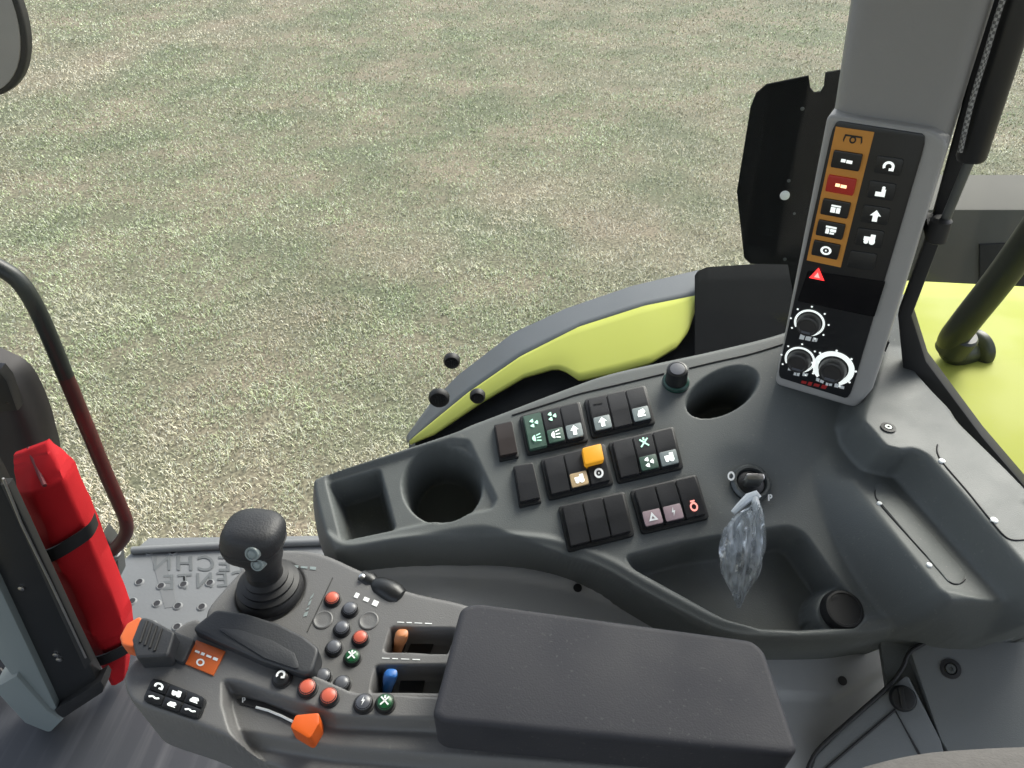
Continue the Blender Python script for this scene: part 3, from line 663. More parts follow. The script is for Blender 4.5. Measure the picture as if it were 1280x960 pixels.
# =================================================================== ignition key in its plastic bag
ky = empty('ignition_key', K.on(938, 605, .004), 'grey key pushed into the ignition lock', 'key')
kc = K.on(938, 606, .0)
prism('key_head', [kc + K.n * .020 + K.u * a + K.v * b for a, b in rounded([(-.009, -.0035), (.009, -.0035), (.009, .0035), (-.009, .0035)], .003)], -K.n * .017, 'metal', ky, bev=.001)
def plastic_bag():
    top = K.on(945, 624, .022); fold = K.on(937, 640, .020)
    o = empty('plastic_bag', top, 'crumpled clear plastic bag hanging from the ignition key over the tray', 'bag')
    # body: crumpled lens-shaped sheet with two sides
    rows = [(626, 946, 3), (634, 944, 8), (646, 936, 20), (660, 931, 25), (676, 929, 28), (692, 927, 28), (706, 926, 26), (720, 926, 22), (734, 925, 14), (746, 924, 8), (760, 923.5, 2)]
    hh = [.030, .030, .028, .026, .022, .016, .008, -.004, -.014, -.022, -.026]
    rnd = random.Random(5); bm = bmesh.new(); nx = 15; F_, B_ = [], []
    cols = [(rnd.uniform(-1, 1)) for _ in range(nx)]
    rr = []
    fine = 4
    for i in range((len(rows) - 1) * fine + 1):
        t = i / fine; a = min(int(t), len(rows) - 2); f = t - a
        rr.append(tuple(rows[a][k] * (1 - f) + rows[a + 1][k] * f for k in range(3)) + (hh[a] * (1 - f) + hh[a + 1] * f,))
    for side in (1, -1):
        g = []
        for j, (y, x, w_, h) in enumerate(rr):
            r = []
            for k in range(nx):
                s_ = k / (nx - 1) * 2 - 1
                wob = .0024 * math.sin(s_ * 7 + cols[k] * .5 + j * .10) + .0014 * math.sin(s_ * 13 - j * .22) + .0003 * rnd.uniform(-1, 1)
                bulge = side * .006 * math.sqrt(max(0, 1 - s_ * s_)) * min(1, w_ / 15)
                jag = 1 + .05 * math.sin(j * .5 + side)
                r.append(bm.verts.new(K.on(x + s_ * w_ * jag, y, h + bulge + wob * min(1, w_ / 14))))
            g.append(r)
        for a, b in zip(g, g[1:]):
            for k in range(nx - 1): bm.faces.new((a[k], a[k + 1], b[k + 1], b[k]))
    fin('film', bm, 'film', o, ang=25)
    tube('twisted_top', [K.on(x, y, h) for x, y, h in [(916, 641, .022), (925, 632, .025), (936, 622, .028), (946, 618, .030), (950, 622, .030)]], [.0025, .0035, .0045, .004, .002], M['white'] and mat('white_film', (.72, .76, .78), .35, var=.1, vs=150), o, n=9)
    tube('twisted_end', [K.on(x, y, h) for x, y, h in [(943, 620, .030), (945, 630, .028), (944, 640, .028)]], [.003, .0042, .002], 'white', o, n=8)
plastic_bag()

# =================================================================== control armrest
arm = empty('control_armrest', A.on(560, 850, -.06), 'dark grey control armrest with joystick, coloured buttons and padded top', 'armrest')
HU = -.011
ao_px = [(156, 850, -.004), (158, 835), (170, 822), (190, 814), (214, 790), (232, 776), (250, 768), (262, 755, HU), (300, 712, HU), (318, 694, HU), (350, 686, HU), (400, 690, HU), (452, 712, HU), (510, 737, HU), (575, 752, HU), (640, 770, HU), (870, 796, HU), (930, 860), (960, 1010, -.03), (700, 1010, -.03), (430, 990, -.03), (345, 957, -.02), (300, 936, -.015), (240, 909, -.010), (180, 888, -.008), (162, 872, -.006)]
AO = catmull([Vector(p) for p in kp(A, ao_px)], 4)
UP = rounded(kp(A, [(236, 768), (286, 700), (312, 672), (400, 668), (640, 750), (900, 795), (900, 860), (545, 872, 0), (440, 866, 0), (400, 848, 0), (330, 822, 0), (258, 788, 0)], HU), .006)
ST = rounded(kp(A, [(276, 846), (300, 850), (420, 892), (548, 897), (1010, 935), (1010, 1100), (500, 1100), (300, 930), (283, 905), (276, 880)], 0), .006)
SL1 = rounded(kp(A, [(488, 783), (572, 785), (560, 818), (479, 815)], HU), .003)
SL2 = rounded(kp(A, [(469, 831), (562, 830), (550, 867), (462, 866)], HU), .003)
JB = A.pix(338, 738, HU)
def arm_h(U, V):
    H = HU * ss(-sdf(UP, U, V) / .003)
    H -= .014 * ss(-sdf(ST, U, V) / .006)
    s2 = rounded(kp(A, [(284, 908), (420, 930), (1010, 975), (1010, 1200), (400, 1200)], -.014), .006); H -= .012 * ss(-sdf(s2, U, V) / .01)
    for q in (SL1, SL2): H -= .024 * ss(-sdf(q, U, V) / .004)
    r = np.hypot(U - JB[0], V - JB[1]); H -= .003 * ss((.032 - r) / .002)
    return H
shell('body', A, [tuple(p) for p in AO], .0014, arm_h, .075, 'arm', arm, edge=.005)
# padded top
pd = rounded(kp(A, [(576, 757), (600, 753), (940, 799), (956, 812), (998, 936), (990, 945), (552, 902), (540, 893)], .05), [.012, .012, .02, .02, .016, .016, .016, .016])
prism('pad', [A.pt(u, v, .05) for u, v in pd], -A.n * .048, 'pad', arm, bev=.008, seg=4, ang=60)
# joystick
zup = Vector((0, 0, 1)); jo = A.on(338, 738, HU - .002)
jy = empty('control_lever', jo, None, None); jy.parent = arm; jy.location = jo - parent_world(arm).translation
bo = lathe('boot', jo, zup, [(.0305, .0), (.0300, .005), (.0275, .008), (.0278, .011), (.0235, .0135), (.0238, .0165), (.0195, .019), (.0198, .022), (.016, .025), (.0155, .032)], 'rubber', jy, n=40)
def ring(c, rx, ry, n=36, e=2.6, rot=0.):
    o = []
    for k in range(n):
        t = 2 * math.pi * k / n; cx = abs(math.cos(t)) ** (2 / e) * math.copysign(1, math.cos(t)) * rx; cy = abs(math.sin(t)) ** (2 / e) * math.copysign(1, math.sin(t)) * ry
        o.append(Vector((c[0] + cx * math.cos(rot) - cy * math.sin(rot), c[1] + cx * math.sin(rot) + cy * math.cos(rot), c[2])))
    return o
J = lambda dx, dy, z: (jo.x + dx + .15 * max(0, z - .026), jo.y + dy - .10 * max(0, z - .026), jo.z + .026 + (z - .026) * .93)
rot = R(-8)
loft('grip', [ring(J(0, 0, .026), .0145, .0145), ring(J(0, 0, .040), .0150, .0150), ring(J(.000, .0, .052), .0165, .0160, rot=rot), ring(J(-.003, -.001, .060), .0200, .0175, rot=rot), ring(J(-.0065, -.002, .067), .0245, .0195, rot=rot), ring(J(-.0065, -.002, .076), .0262, .0215, rot=rot),
     ring(J(-.0060, -.001, .086), .0268, .0228, rot=rot), ring(J(-.0055, 0, .094), .0262, .0224, rot=rot), ring(J(-.0055, 0, .100), .0240, .0205, rot=rot), ring(J(-.0055, 0, .1035), .0205, .0175, rot=rot), ring(J(-.0055, 0, .1055), .0140, .0120, rot=rot), ring(J(-.0055, 0, .1062), .006, .005, rot=rot)], mat('joystick_rubber', (.021, .022, .025), .55, var=.15, bump=.3), jy, ang=80)
tube('seam', [Vector(p) for p in ring(J(-.0062, -.0012, .0815), .0268, .0224, rot=rot)] + [Vector(ring(J(-.0062, -.0012, .0815), .0268, .0224, rot=rot)[0])], .0006, 'rubber', jy, n=6)
# thumb buttons on the driver's side of the grip
for dx, z, r_, yy in [(.000, .0930, .0062, -.0235), (.0035, .0775, .0056, -.0245)]:
    c = Vector(J(dx, yy, z)); nn = Vector((-.12, -.85, .42)).normalized()
    b_ = lathe('thumb_button', c, nn, [(r_, -.007), (r_, .0012), (r_ * .9, .002), (r_ * .72, .002), (r_ * .66, .0012), (r_ * .5, .0022), (r_ * .3, .0026)], 'patch', jy, n=20)
# dark palm rest well
pxprism('palm_rest', A, [(238, 786), (257, 771), (270, 761), (307, 766), (348, 779), (380, 795), (399, 810), (389, 846), (327, 826)], .010, .025, 'armdark', arm, bev=.004, r=.008, seg=4)
pxprism('palm_rest_curve', A, [(268, 784), (300, 787), (340, 800), (368, 816), (376, 838), (330, 822)], .0112, .006, 'armdark', arm, bev=.0014, r=.006, seg=2)
# plate joint and print next to the joystick
tube('plate_joint', [A.on(x, y, HU + .0002) for x, y in [(416, 722), (384, 790)]], .0005, 'rubber', arm, n=6)
def label_px(name, pl, quad, h, polys, m, parent):
    q = Quad(pl, quad, h); return prints(name, q.at, polys, 0, m, parent)
label_px('print', A, [(386, 748), (397, 733), (386, 772), (376, 772)][:1] + [(396, 736), (386, 770), (376, 772)], HU + .0006, [line2(.5, .05, .5, .2, .45), line2(.5, .3, .5, .5, .35), line2(.5, .62, .5, .7, .4), line2(.5, .8, .5, .98, .5)], 'patch', arm)
label_px('print', A, [(358, 703), (396, 706), (394, 715), (356, 711)], HU + .0006, glyph('dots', 0, 0, 1, 1), 'patch', arm)
label_px('print', A, [(444, 739), (476, 752), (472, 760), (440, 746)], HU + .0006, [rect(.05, .1, .2, .9), rect(.4, .2, .6, .8), rect(.75, .1, .95, .9)], 'white', arm)
label_px('print', A, [(497, 776), (540, 778), (540, 781), (496, 779)], HU + .0006, glyph('dots', 0, 0, 1, 1), 'white', arm)
label_px('print', A, [(478, 821), (525, 823), (525, 826), (477, 824)], HU + .0006, glyph('dots', 0, 0, 1, 1), 'white', arm)
# push buttons
def push(x, y, m, h, r_=.0072, flat=False, icon=None):
    c = A.on(x, y, h)
    b_ = lathe('push_button', c, A.n, [(r_ * 1.12, -.002), (r_ * 1.12, .0008), (r_ * .98, .0012)] + ([(r_ * .9, .0008), (r_ * .5, .0008)] if flat else [(r_ * .96, .003), (r_ * .8, .0048), (r_ * .5, .0056), (r_ * .2, .0058)]), 'arm' if flat else 'rubber', arm, n=24)
    if not flat:
        lathe('button_cap', c, A.n, [(r_ * .90, .0026), (r_ * .86, .0044), (r_ * .6, .0056), (r_ * .25, .0062)], m, b_, n=20)
        if icon: prints('icon', lambda a, b, hh: c + A.n * hh + A.u * ((a - .5) * r_ * 1.2) - A.v * ((b - .5) * r_ * 1.2), GL[icon], .0066, 'white', b_)
for x, y, m in [(416, 750, 'salmon'), (438, 763, 'greyb'), (428, 787, 'greyb'), (451, 799, 'salmon'), (418, 811, 'greyb'), (441, 823, 'greenb'), (404, 847, 'greyb'), (428, 856, 'greyb')]:
    push(x, y, m, HU, icon={'greenb': 'cross'}.get(m))
for x, y in [(461, 776), (404, 775)]: push(x, y, None, HU, .0078, True)
for x, y, m, ic in [(353, 848, 'black', 'hook'), (385, 861, 'salmon', None), (412, 872, 'salmon', None), (455, 880, 'greyb', 'bolt'), (482, 880, 'greenb', 'cross')]: push(x, y, m, 0.0005, .0076, icon=ic)
# spool levers in their slots
for i, (m, p0, p1, sl, hole) in enumerate([('tan', (497, 812), (503, 791), SL1, [(516, 799), (544, 800), (538, 816), (509, 815)]), ('blue', (484, 862), (489, 841), SL2, [(502, 845), (532, 847), (528, 865), (498, 864)])]):
    base = A.on(*p0, HU - .022); top = A.on(*p1, HU + .006)
    lv = empty('spool_lever', base, None, None); lv.parent = arm; lv.location = base - parent_world(arm).translation
    d = (top - base).normalized(); u = A.u
    v = d.cross(u).normalized(); rings = []
    for t, a, b in [(0, .0042, .004), (.35, .0046, .0042), (.6, .0056, .0048), (.85, .0058, .0050), (.96, .005, .0042), (1, .003, .0028)]:
        c = base.lerp(top, t); rings.append([c + u * (a * math.copysign(abs(math.cos(k * math.pi / 10)) ** .7, math.cos(k * math.pi / 10))) + v * (b * math.copysign(abs(math.sin(k * math.pi / 10)) ** .7, math.sin(k * math.pi / 10))) for k in range(20)])
    loft('knob', rings, m, lv)
    pxprism('slot_floor', A, [(x, y) for x, y in hole], HU - .0228, .004, 'rubber', lv)
    gx = [(484, 786), (512, 790), (505, 815), (479, 813)] if i == 0 else [(466, 836), (497, 840), (490, 866), (463, 865)]
    pxprism('gate', A, gx, HU - .0232, .003, 'rubber', lv)
# thumb wheel at the far edge
tw = A.on(478, 739, HU - .009); ax = (A.on(500, 752, HU) - A.on(448, 724, HU)).normalized()
prf = [(.003, -.025), (.0075, -.023), (.0085, -.013), (.0068, -.009), (.0100, -.003), (.0115, .008), (.0112, .016), (.0085, .022), (.004, .024)]
wh = lathe('thumb_wheel', tw + Vector((0, 0, .004)), ax, prf, 'black', arm, n=24)
lathe('wheel_clip', tw + ax * -.021 + Vector((0, -.004, .012)), A.n, [(.0028, -.002), (.0028, .001), (.0018, .0016)], 'metal', wh, n=12)
# hand throttle with ribbed block and orange tip
ht = empty('throttle_lever', A.on(195, 800), None, None); ht.parent = arm; ht.location = A.on(195, 800) - parent_world(arm).translation
pxprism('neck', A, [(214, 787), (243, 799), (229, 829), (207, 819)], .006, .008, 'armdark', ht, bev=.0015, r=.003)
hk = pxprism('block', A, [(176, 770), (190, 774), (219, 790), (210, 820), (170, 822), (164, 800)], .020, .018, 'armdark', ht, bev=.004, r=.004, seg=3)
for k in range(4):
    f = k / 4; a = Vector((184 + 30 * f * .8, 776 + 14 * f)); b = a + Vector((-9, 27))
    tube('rib', [A.on(a.x, a.y, .0205), A.on(b.x, b.y, .0205)], .0011, 'rubber', hk, n=6)
pxprism('tip', A, [(149, 796), (158, 779), (174, 770), (178, 774), (167, 810), (152, 806)], .0195, .016, 'orange', ht, bev=.005, r=.004, seg=4)
# orange range label
q = Quad(A, [(246, 801), (282, 815), (267, 845), (231, 830)], 0)
lb = q.slab('range_label', rect(0, 0, 1, 1), .0016, .003, mat('orange_label', (.55, .11, .02), .5, var=.06), arm, bev=.0002)
prints('icon', q.at, glyph('dots', .14, .28, .92, .56) + glyph('ring', .3, .58, .62, .92)[:16], .0021, 'white', lb)
# keypad
q = Quad(A, [(190, 846), (262, 874), (251, 903), (176, 877)], -.0)
kpd = q.slab('keypad', rrect(.02, .0, .98, 1, .2), .0012, .004, 'black', arm, bev=.0006)
for i in range(3):
    for j in range(2):
        a0, a1 = .05 + i * .305, .05 + i * .305 + .285; b0, b1 = (.06, .50) if j == 0 else (.54, .94)
        q.slab('key', rrect(a0, b0, a1, b1, .05), .0026, .003, 'gloss', kpd, bev=.0006)
        g = [['hook', 'tractor', 'leaf'], ['wave', 'leaf', 'wave']][j][i]
        prints('icon', q.at, glyph(g, a0 + .05, b0 + .06, a1 - .05, b1 - .06), .0029, 'glow', kpd)
# slider with orange handle in its slot
sl = pxprism('slider_slot', A, [(296, 874), (305, 872), (330, 878), (372, 896), (368, 905), (330, 888), (300, 880)], -.0128, .003, 'rubber', arm)
tube('slider_mark', [A.on(x, y, -.012) for x, y in [(320, 884), (335, 888), (352, 895), (366, 902)]], .0011, 'white', sl, n=6)
pxprism('slider_knob', A, [(369, 893), (399, 890), (399, 904), (387, 924), (362, 909)], .006, .02, mat('slider_orange', (.62, .10, .01), .4, var=.08), arm, bev=.002, r=.003)
prints('print', lambda a, b, h: A.on(301 + a * 8, 871 + b * 8, h), glyph('P', 0, 0, 1, 1), -.0122, 'white', sl)

# =================================================================== pillar with control panel
pil = empty('cab_pillar', P.on(1030, 480, -.03), 'light grey cab pillar carrying a black control panel with knobs', 'pillar')
back = Vector((.50, .86, 0)).normalized()
pxprism('post', P, [(1068, -60), (1262, -60), (1240, 5), (1188, 170), (1094, 470), (1070, 512), (985, 490), (1040, 130)], -.011, .10, 'pillard', pil, bev=.022, seg=6, back=back, ang=60)
bez = pxprism('bezel', P, [(1034, 143), (1164, 163), (1186, 178), (1090, 488), (1070, 511), (968, 481)], 0, .055, 'pillar', pil, bev=.008, r=[.006, .01, .012, .014, .01, .008], seg=4, back=back)
PQ = Quad(P, [(1043, 150), (1160, 168), (1062, 498), (972, 470)], 0)
pan = PQ.slab('control_panel', rrect(.0, .0, 1, 1, .06), .0022, .006, 'gloss', pil, bev=.0006)
sq = Quad(P, [(1045, 158), (1093, 165), (1051, 334), (1008.5, 325)], .0022)
sq.slab('amber_strip', rect(0, 0, 1, 1), .0006, .002, 'amber', pan)
prints('icon', sq.at, [line2(.3, .045, .72, .045, .012), line2(.3, .045, .27, .085, .03), line2(.72, .045, .75, .085, .03)] + arc2(.51, .07, .05, .09, 0, 360, 14, .28), .0011, 'gloss', pan)
for i, (t, g) in enumerate([(.215, 'bar'), (.39, 'bar'), (.562, 'box'), (.725, 'box2'), (.885, 'ring')]):
    red = i == 1
    b_ = sq.slab('button', rounded(rect(.09, t - .062, .86, t + .058), .03, 3), .0028, .004, 'redkey' if red else 'gloss', pan, bev=.0008)
    prints('icon', sq.at, glyph(g, .30, t - .042, .68, t + .040), .0032, mat('lit_icon_orange', (.95, .55, .3), .4, emit=.8) if red else 'glow', pan)
for i, (x, y, g) in enumerate([(1112, 206.5, 'hook'), (1103, 237.6, 'step'), (1095.6, 268, 'arrow'), (1088, 296.6, 'tractor'), (1079, 325, None)]):
    bq = Quad(P, [(x - 16, y - 13), (x + 19, y - 8), (x + 14, y + 14), (x - 21, y + 9)], .0022)
    bq.slab('button', rrect(.02, .02, .98, .98, .12), .0012, .002, 'black', pan, bev=.0005)
    if g: prints('icon', bq.at, glyph(g, .26, .16, .76, .88), .0017, 'glow', pan)
dq = Quad(P, [(1010, 338), (1107, 352), (1093, 396), (997, 376)], .0022)
dq.slab('display', rrect(0, 0, 1, 1, .04), .0008, .002, mat('display_glass', (.005, .005, .006), .16, spec=.4), pan)
tq = Quad(P, [(1014, 331), (1034, 335), (1031, 352), (1011, 348)], .0022)
prints('warning_light', tq.at, [[(.5, .05), (.98, .9), (.02, .9)]], .0016, 'redlit', pan)
prints('icon', tq.at, [[(.5, .38), (.68, .76), (.32, .76)]], .0020, mat('pale_pink_print', (.9, .5, .45), .5, emit=.3), pan)
for x, y, r_, h, full in [(1012, 403, .0125, .011, 0), (1000, 449, .0128, .011, 0), (1042, 460, .0145, .012, 1)]:
    c = P.on(x, y, .0022)
    kb = lathe('knob', c, P.n, [(r_ * .92, 0), (r_ * .92, h * .6), (r_ * .84, h * .95), (r_ * .7, h), (r_ * .62, h * .92), (r_ * .2, h * .92)], mat('knob_grey_%d' % x, (.035, .033, .032), .4, var=.2), pan, n=32)
    at_ = lambda a, b, hh, c=c, r_=r_: c + P.n * hh + P.u * (a * r_) - P.v * (b * r_)
    prints('dial_ring', at_, arc2(0, 0, 1.02, 1.40 if full else 1.2, -230 if full else -215, 60 if full else 70, 40), .0012, 'glow', kb)
    prints('dial_marks', at_, [disc2(1.48 * math.cos(R(a)), 1.48 * math.sin(R(a)), .085, 8) for a in (-215, -180, -140, -95, -50, -10, 30, 60)], .0012, 'glow', kb)
    prints('pointer', at_, [rect(-.35, .40, .35, .62)], h * .94 + .0006, 'greyb', kb)
for quad in ([(1001, 417), (1015, 420), (1013, 426), (999, 423)], [(1017, 421), (1023, 422), (1021, 427), (1015, 426)], [(986, 458), (992, 459), (991, 463), (985, 462)], [(994, 462), (1001, 464), (999, 470), (992, 468)], [(1004, 465), (1011, 466), (1009, 470), (1003, 469)],
             [(1021, 471), (1031, 475), (1029, 479), (1020, 475)], [(1033, 477), (1041, 478), (1040, 482), (1032, 481)], [(1044, 478), (1056, 482), (1055, 486), (1043, 483)]):
    qq = Quad(P, quad, .0022); prints('dial_caption', qq.at, [rect(0, 0, .42, 1), rect(.52, .1, 1, .95)], .0012, 'white', pan)
qq = Quad(P, [(1003, 474), (1035, 481), (1032, 486), (1001, 479)], .0022); prints('red_caption', qq.at, glyph('dots', 0, -.6, 1, 1.6), .0012, 'redprint', pan)
pxprism('slot', P, [(1107, 424), (1112, 428), (1107, 440), (1103, 437)], .0004 - .016, .003, 'rubber', pil, back=back)

# window seal, gas strut, grab handle right of the pillar
PS = Plane(P.on(1150, 300, -.07), (-.45, -.89, 0))
tag(pxprism('window_seal', PS, [(1255, -60), (1284, -60), (1188, 270), (1140, 395), (1158, 452), (1228, 546), (1300, 630), (1300, 660), (1130, 480), (1122, 395), (1160, 290)], 0, .02, 'rubber', bev=.003), 'black rubber seal edging the window opening behind the pillar', 'seal')
gs = empty('gas_strut', PS.on(1172, 292, .03), 'black gas strut with bright rod slanting beside the grey pillar', 'gas strut')
def ps(x, y, h): return PS.on(x, y, h)
tube('cylinder', [ps(1296, -60, .03), ps(1290, -40, .03), ps(1214, 196, .03), ps(1213, 200, .03)], [.0118, .0122, .0122, .0108], 'black', gs, n=20)
tube('rod', [ps(1214, 196, .03), ps(1176, 288, .03)], .0042, 'steel', gs, n=14)
lathe('end_fitting', ps(1173, 288, .03), (ps(1176, 278, .03) - ps(1170, 298, .03)), [(.006, -.012), (.0095, -.010), (.0095, .010), (.0065, .013)], 'rubber', gs, n=16)
prism('ball_bracket', [ps(x, y, .03) for x, y in [(1160, 282), (1180, 286), (1176, 300), (1156, 296)]], Vector((.01, .03, 0)), 'rubber', gs, bev=.002)
cm = mat('braided_sleeve', (.33, .33, .32), .5, var=.3, vs=900)
tb = tube('braided_cable', catmull([ps(x, y, .043) for x, y in [(1275, -60), (1250, 10), (1232, 70), (1214, 130), (1200, 190)]], 6, False), .0022, cm, n=10)
n_ = cm.node_tree.nodes; l_ = cm.node_tree.links; ck = n_.new('ShaderNodeTexChecker'); ck.inputs['Scale'].default_value = 420
ck.inputs[1].default_value = (.34, .34, .33, 1); ck.inputs[2].default_value = (.09, .09, .09, 1)
l_.new(n_['Texture Coordinate'].outputs['Object'], ck.inputs[0]); l_.new(ck.outputs[0], n_['Principled BSDF'].inputs['Base Color'])
tag(tb, 'thin grey braided cable running along the gas strut', 'cable')
gh = empty('tubular_handrail', onF(1222, 445, .03), 'thick black handrail tube with round foot standing on the lime panel', 'handrail')
yb = onF(1222, 440, .04).y
hp = [onY(x, y, yb + dy) for x, y, dy in [(1420, 95, -.12), (1330, 235, -.08), (1260, 335, -.05), (1205, 405, -.03)]]
hp += [onY(1190, 427, yb - .02), onY(1194, 440, yb - .012), onY(1208, 440, yb - .004), onY(1224, 434, yb + .01)]
tube('bar', catmull(hp, 5, False), .0185, 'tube', gh, n=20)
lathe('sleeve', onY(1196, 428, yb - .022), hp[2] - hp[3], [(.0185, -.018), (.0215, -.016), (.0215, .014), (.0188, .017)], 'tube', gh, n=24)
lathe('foot', onY(1214, 438, yb), (onY(1230, 431, yb + .012) - onY(1210, 438, yb)), [(.019, -.004), (.0265, 0), (.0285, .004), (.0285, .012), (.024, .016)], 'tube', gh, n=28)

# =================================================================== step platform beyond the joystick
stp = empty('step_platform', S.on(250, 760, -.05), 'grey studded metal step platform with mirrored lettering behind the joystick', 'step')
pxprism('plate', S, [(186, 672), (470, 668), (520, 760), (420, 860), (150, 860), (104, 778), (150, 703)], 0, .03, 'step', stp, bev=.004)
tube('back_rail', [S.on(165, 688, .008), S.on(300, 681, .008), S.on(440, 676, .008)], .009, 'step', stp, n=10)
pxprism('painted_shadow_bar', S, [(188, 692), (204, 691), (222, 758), (206, 760)], .0009, .0015, mat('step_shadow_grey', (.118, .126, .126), .6), stp)  # bar-shaped shadow painted on the plate as a thin darker strip
for r, row in enumerate([[(174, 728), (201, 733), (229, 731), (262, 729)], [(165, 752), (196, 755), (222, 758), (252, 759)], [(188, 690), (217, 690)], [(158, 778), (190, 781), (221, 784)]]):
    for x, y in row:
        c = S.on(x, y, 0); st_ = lathe('stud', c, zup, [(.0115, 0), (.0095, .0022), (.0082, .003), (.0072, .0025), (.0068, .001)], 'step', stp, n=18)
        lathe('hole', c, zup, [(.0068, .0012), (.0066, .002)], 'rubber', st_, n=14)
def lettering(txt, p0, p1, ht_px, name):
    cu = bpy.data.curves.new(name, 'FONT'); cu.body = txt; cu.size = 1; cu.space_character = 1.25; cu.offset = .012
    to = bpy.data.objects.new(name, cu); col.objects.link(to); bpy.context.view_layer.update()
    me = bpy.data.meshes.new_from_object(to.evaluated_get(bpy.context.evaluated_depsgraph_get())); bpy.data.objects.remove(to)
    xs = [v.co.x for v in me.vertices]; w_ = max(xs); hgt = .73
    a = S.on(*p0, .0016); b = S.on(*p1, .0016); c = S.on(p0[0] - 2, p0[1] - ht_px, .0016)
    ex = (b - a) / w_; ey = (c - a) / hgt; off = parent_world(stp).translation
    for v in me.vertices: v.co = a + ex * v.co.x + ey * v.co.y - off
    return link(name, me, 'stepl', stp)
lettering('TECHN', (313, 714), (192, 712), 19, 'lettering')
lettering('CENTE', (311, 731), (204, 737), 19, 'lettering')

# =================================================================== left: rail, red bag, door post, column
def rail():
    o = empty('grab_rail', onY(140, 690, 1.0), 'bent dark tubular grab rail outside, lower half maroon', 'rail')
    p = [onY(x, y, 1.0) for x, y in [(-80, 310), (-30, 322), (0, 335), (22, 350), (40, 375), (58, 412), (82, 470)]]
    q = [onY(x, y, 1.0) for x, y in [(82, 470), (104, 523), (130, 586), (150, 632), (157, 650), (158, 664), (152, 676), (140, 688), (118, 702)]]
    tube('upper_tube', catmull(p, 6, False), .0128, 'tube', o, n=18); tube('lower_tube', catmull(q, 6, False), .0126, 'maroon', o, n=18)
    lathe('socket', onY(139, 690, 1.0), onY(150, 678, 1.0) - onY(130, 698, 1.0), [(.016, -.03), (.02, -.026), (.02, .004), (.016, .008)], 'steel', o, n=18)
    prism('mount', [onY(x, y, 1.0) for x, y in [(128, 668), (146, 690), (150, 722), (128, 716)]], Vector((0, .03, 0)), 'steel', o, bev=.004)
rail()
YB = .76
def redbag():
    o = empty('red_pouch', onY(150, 850, YB), 'red nylon pouch with zip top held upright by two black straps', 'pouch')
    dp = Vector((.0, .085, 0))
    def pts(l): return [onY(x, y, YB) for x, y in l]
    # front face quad and left side face: a tapering box, gabled at the top
    f = pts([(46, 612), (78, 604), (92, 596), (170, 775), (164, 800), (151, 858), (136, 858), (118, 820)])
    bm = bmesh.new()
    sec = [((16, 570), (58, 553), .040, .008, 0), ((17, 590), (68, 574), .020, .024, 0), ((20, 618), (79, 600), .0, .040, .010), ((40, 664), (100, 648), .0, .042, .015), ((56, 700), (116, 688), 0, .042, .016), ((80, 752), (138, 740), 0, .042, .015), ((101, 792), (153, 780), 0, .042, .013), ((112, 812), (158, 802), 0, .040, .011), ((139, 857), (155, 849), 0, .02, .004)]
    rg = []
    for (ax_, ay), (bx_, by), y0, t, bl in sec:
        a = onY(ax_, ay, YB + y0); b = onY(bx_, by, YB + y0); n_ = Vector((0, 1, 0))
        rg.append([a + n_ * t * .2, a + n_ * .003, a.lerp(b, .03), a.lerp(b, .40) - n_ * bl, a.lerp(b, .46) - n_ * bl, a.lerp(b, .96) - n_ * .002, b + n_ * .002, b + n_ * .006, b + n_ * t * .9, b.lerp(a, .05) + n_ * t, a.lerp(b, .05) + n_ * t, a + n_ * t * .9])
    rr = []
    for i in range(len(rg) - 1):
        ns = 8
        for s_ in range(ns):
            f = (s_ + .0) / ns; j = i + f
            rr.append([p.lerp(q, f) + Vector((0, .0012 * math.sin(j * 3.1 + k * 1.9) + .0005 * math.sin(j * 7.3 - k * 2.3), 0)) for k, (p, q) in enumerate(zip(rg[i], rg[i + 1]))])
    rr.append(rg[-1])
    loft('pouch_body', rr, 'red', o, ang=50)
    tube('zip', [onY(x, y, YB + d_) for x, y, d_ in [(36, 560, .047), (42, 575, .028), (49, 592, .010), (56, 607, -.010)]], .0030, 'redd', o, n=8)
    for (x0, y0), (x1, y1) in [((42, 686), (112, 660)), ((104, 812), (161, 804))]:
        a = onY(x0, y0, YB); b = onY(x1, y1, YB); t = (b - a).normalized(); up = Vector((0, 0, 1)); rings = []
        path = [a + Vector((-.006, .03, 0)), a + Vector((-.004, -.012, 0)), a.lerp(b, .2) + Vector((0, -.0225, -.004)), a.lerp(b, .45) + Vector((0, -.0245, -.006)), a.lerp(b, .8) + Vector((0, -.018, -.003)), b + Vector((.003, -.006, 0)), b + Vector((.004, .014, .002))]
        path = catmull(path, 4, False); hw = .0135
        dn = (onY(x0 + 10, y0 + 26, YB) - a).normalized()
        loft('strap', [[p + dn * hw, p - dn * hw, p - dn * hw + Vector((0, .003, 0)), p + dn * hw + Vector((0, .003, 0))] for p in path], 'rubber', o)
redbag()
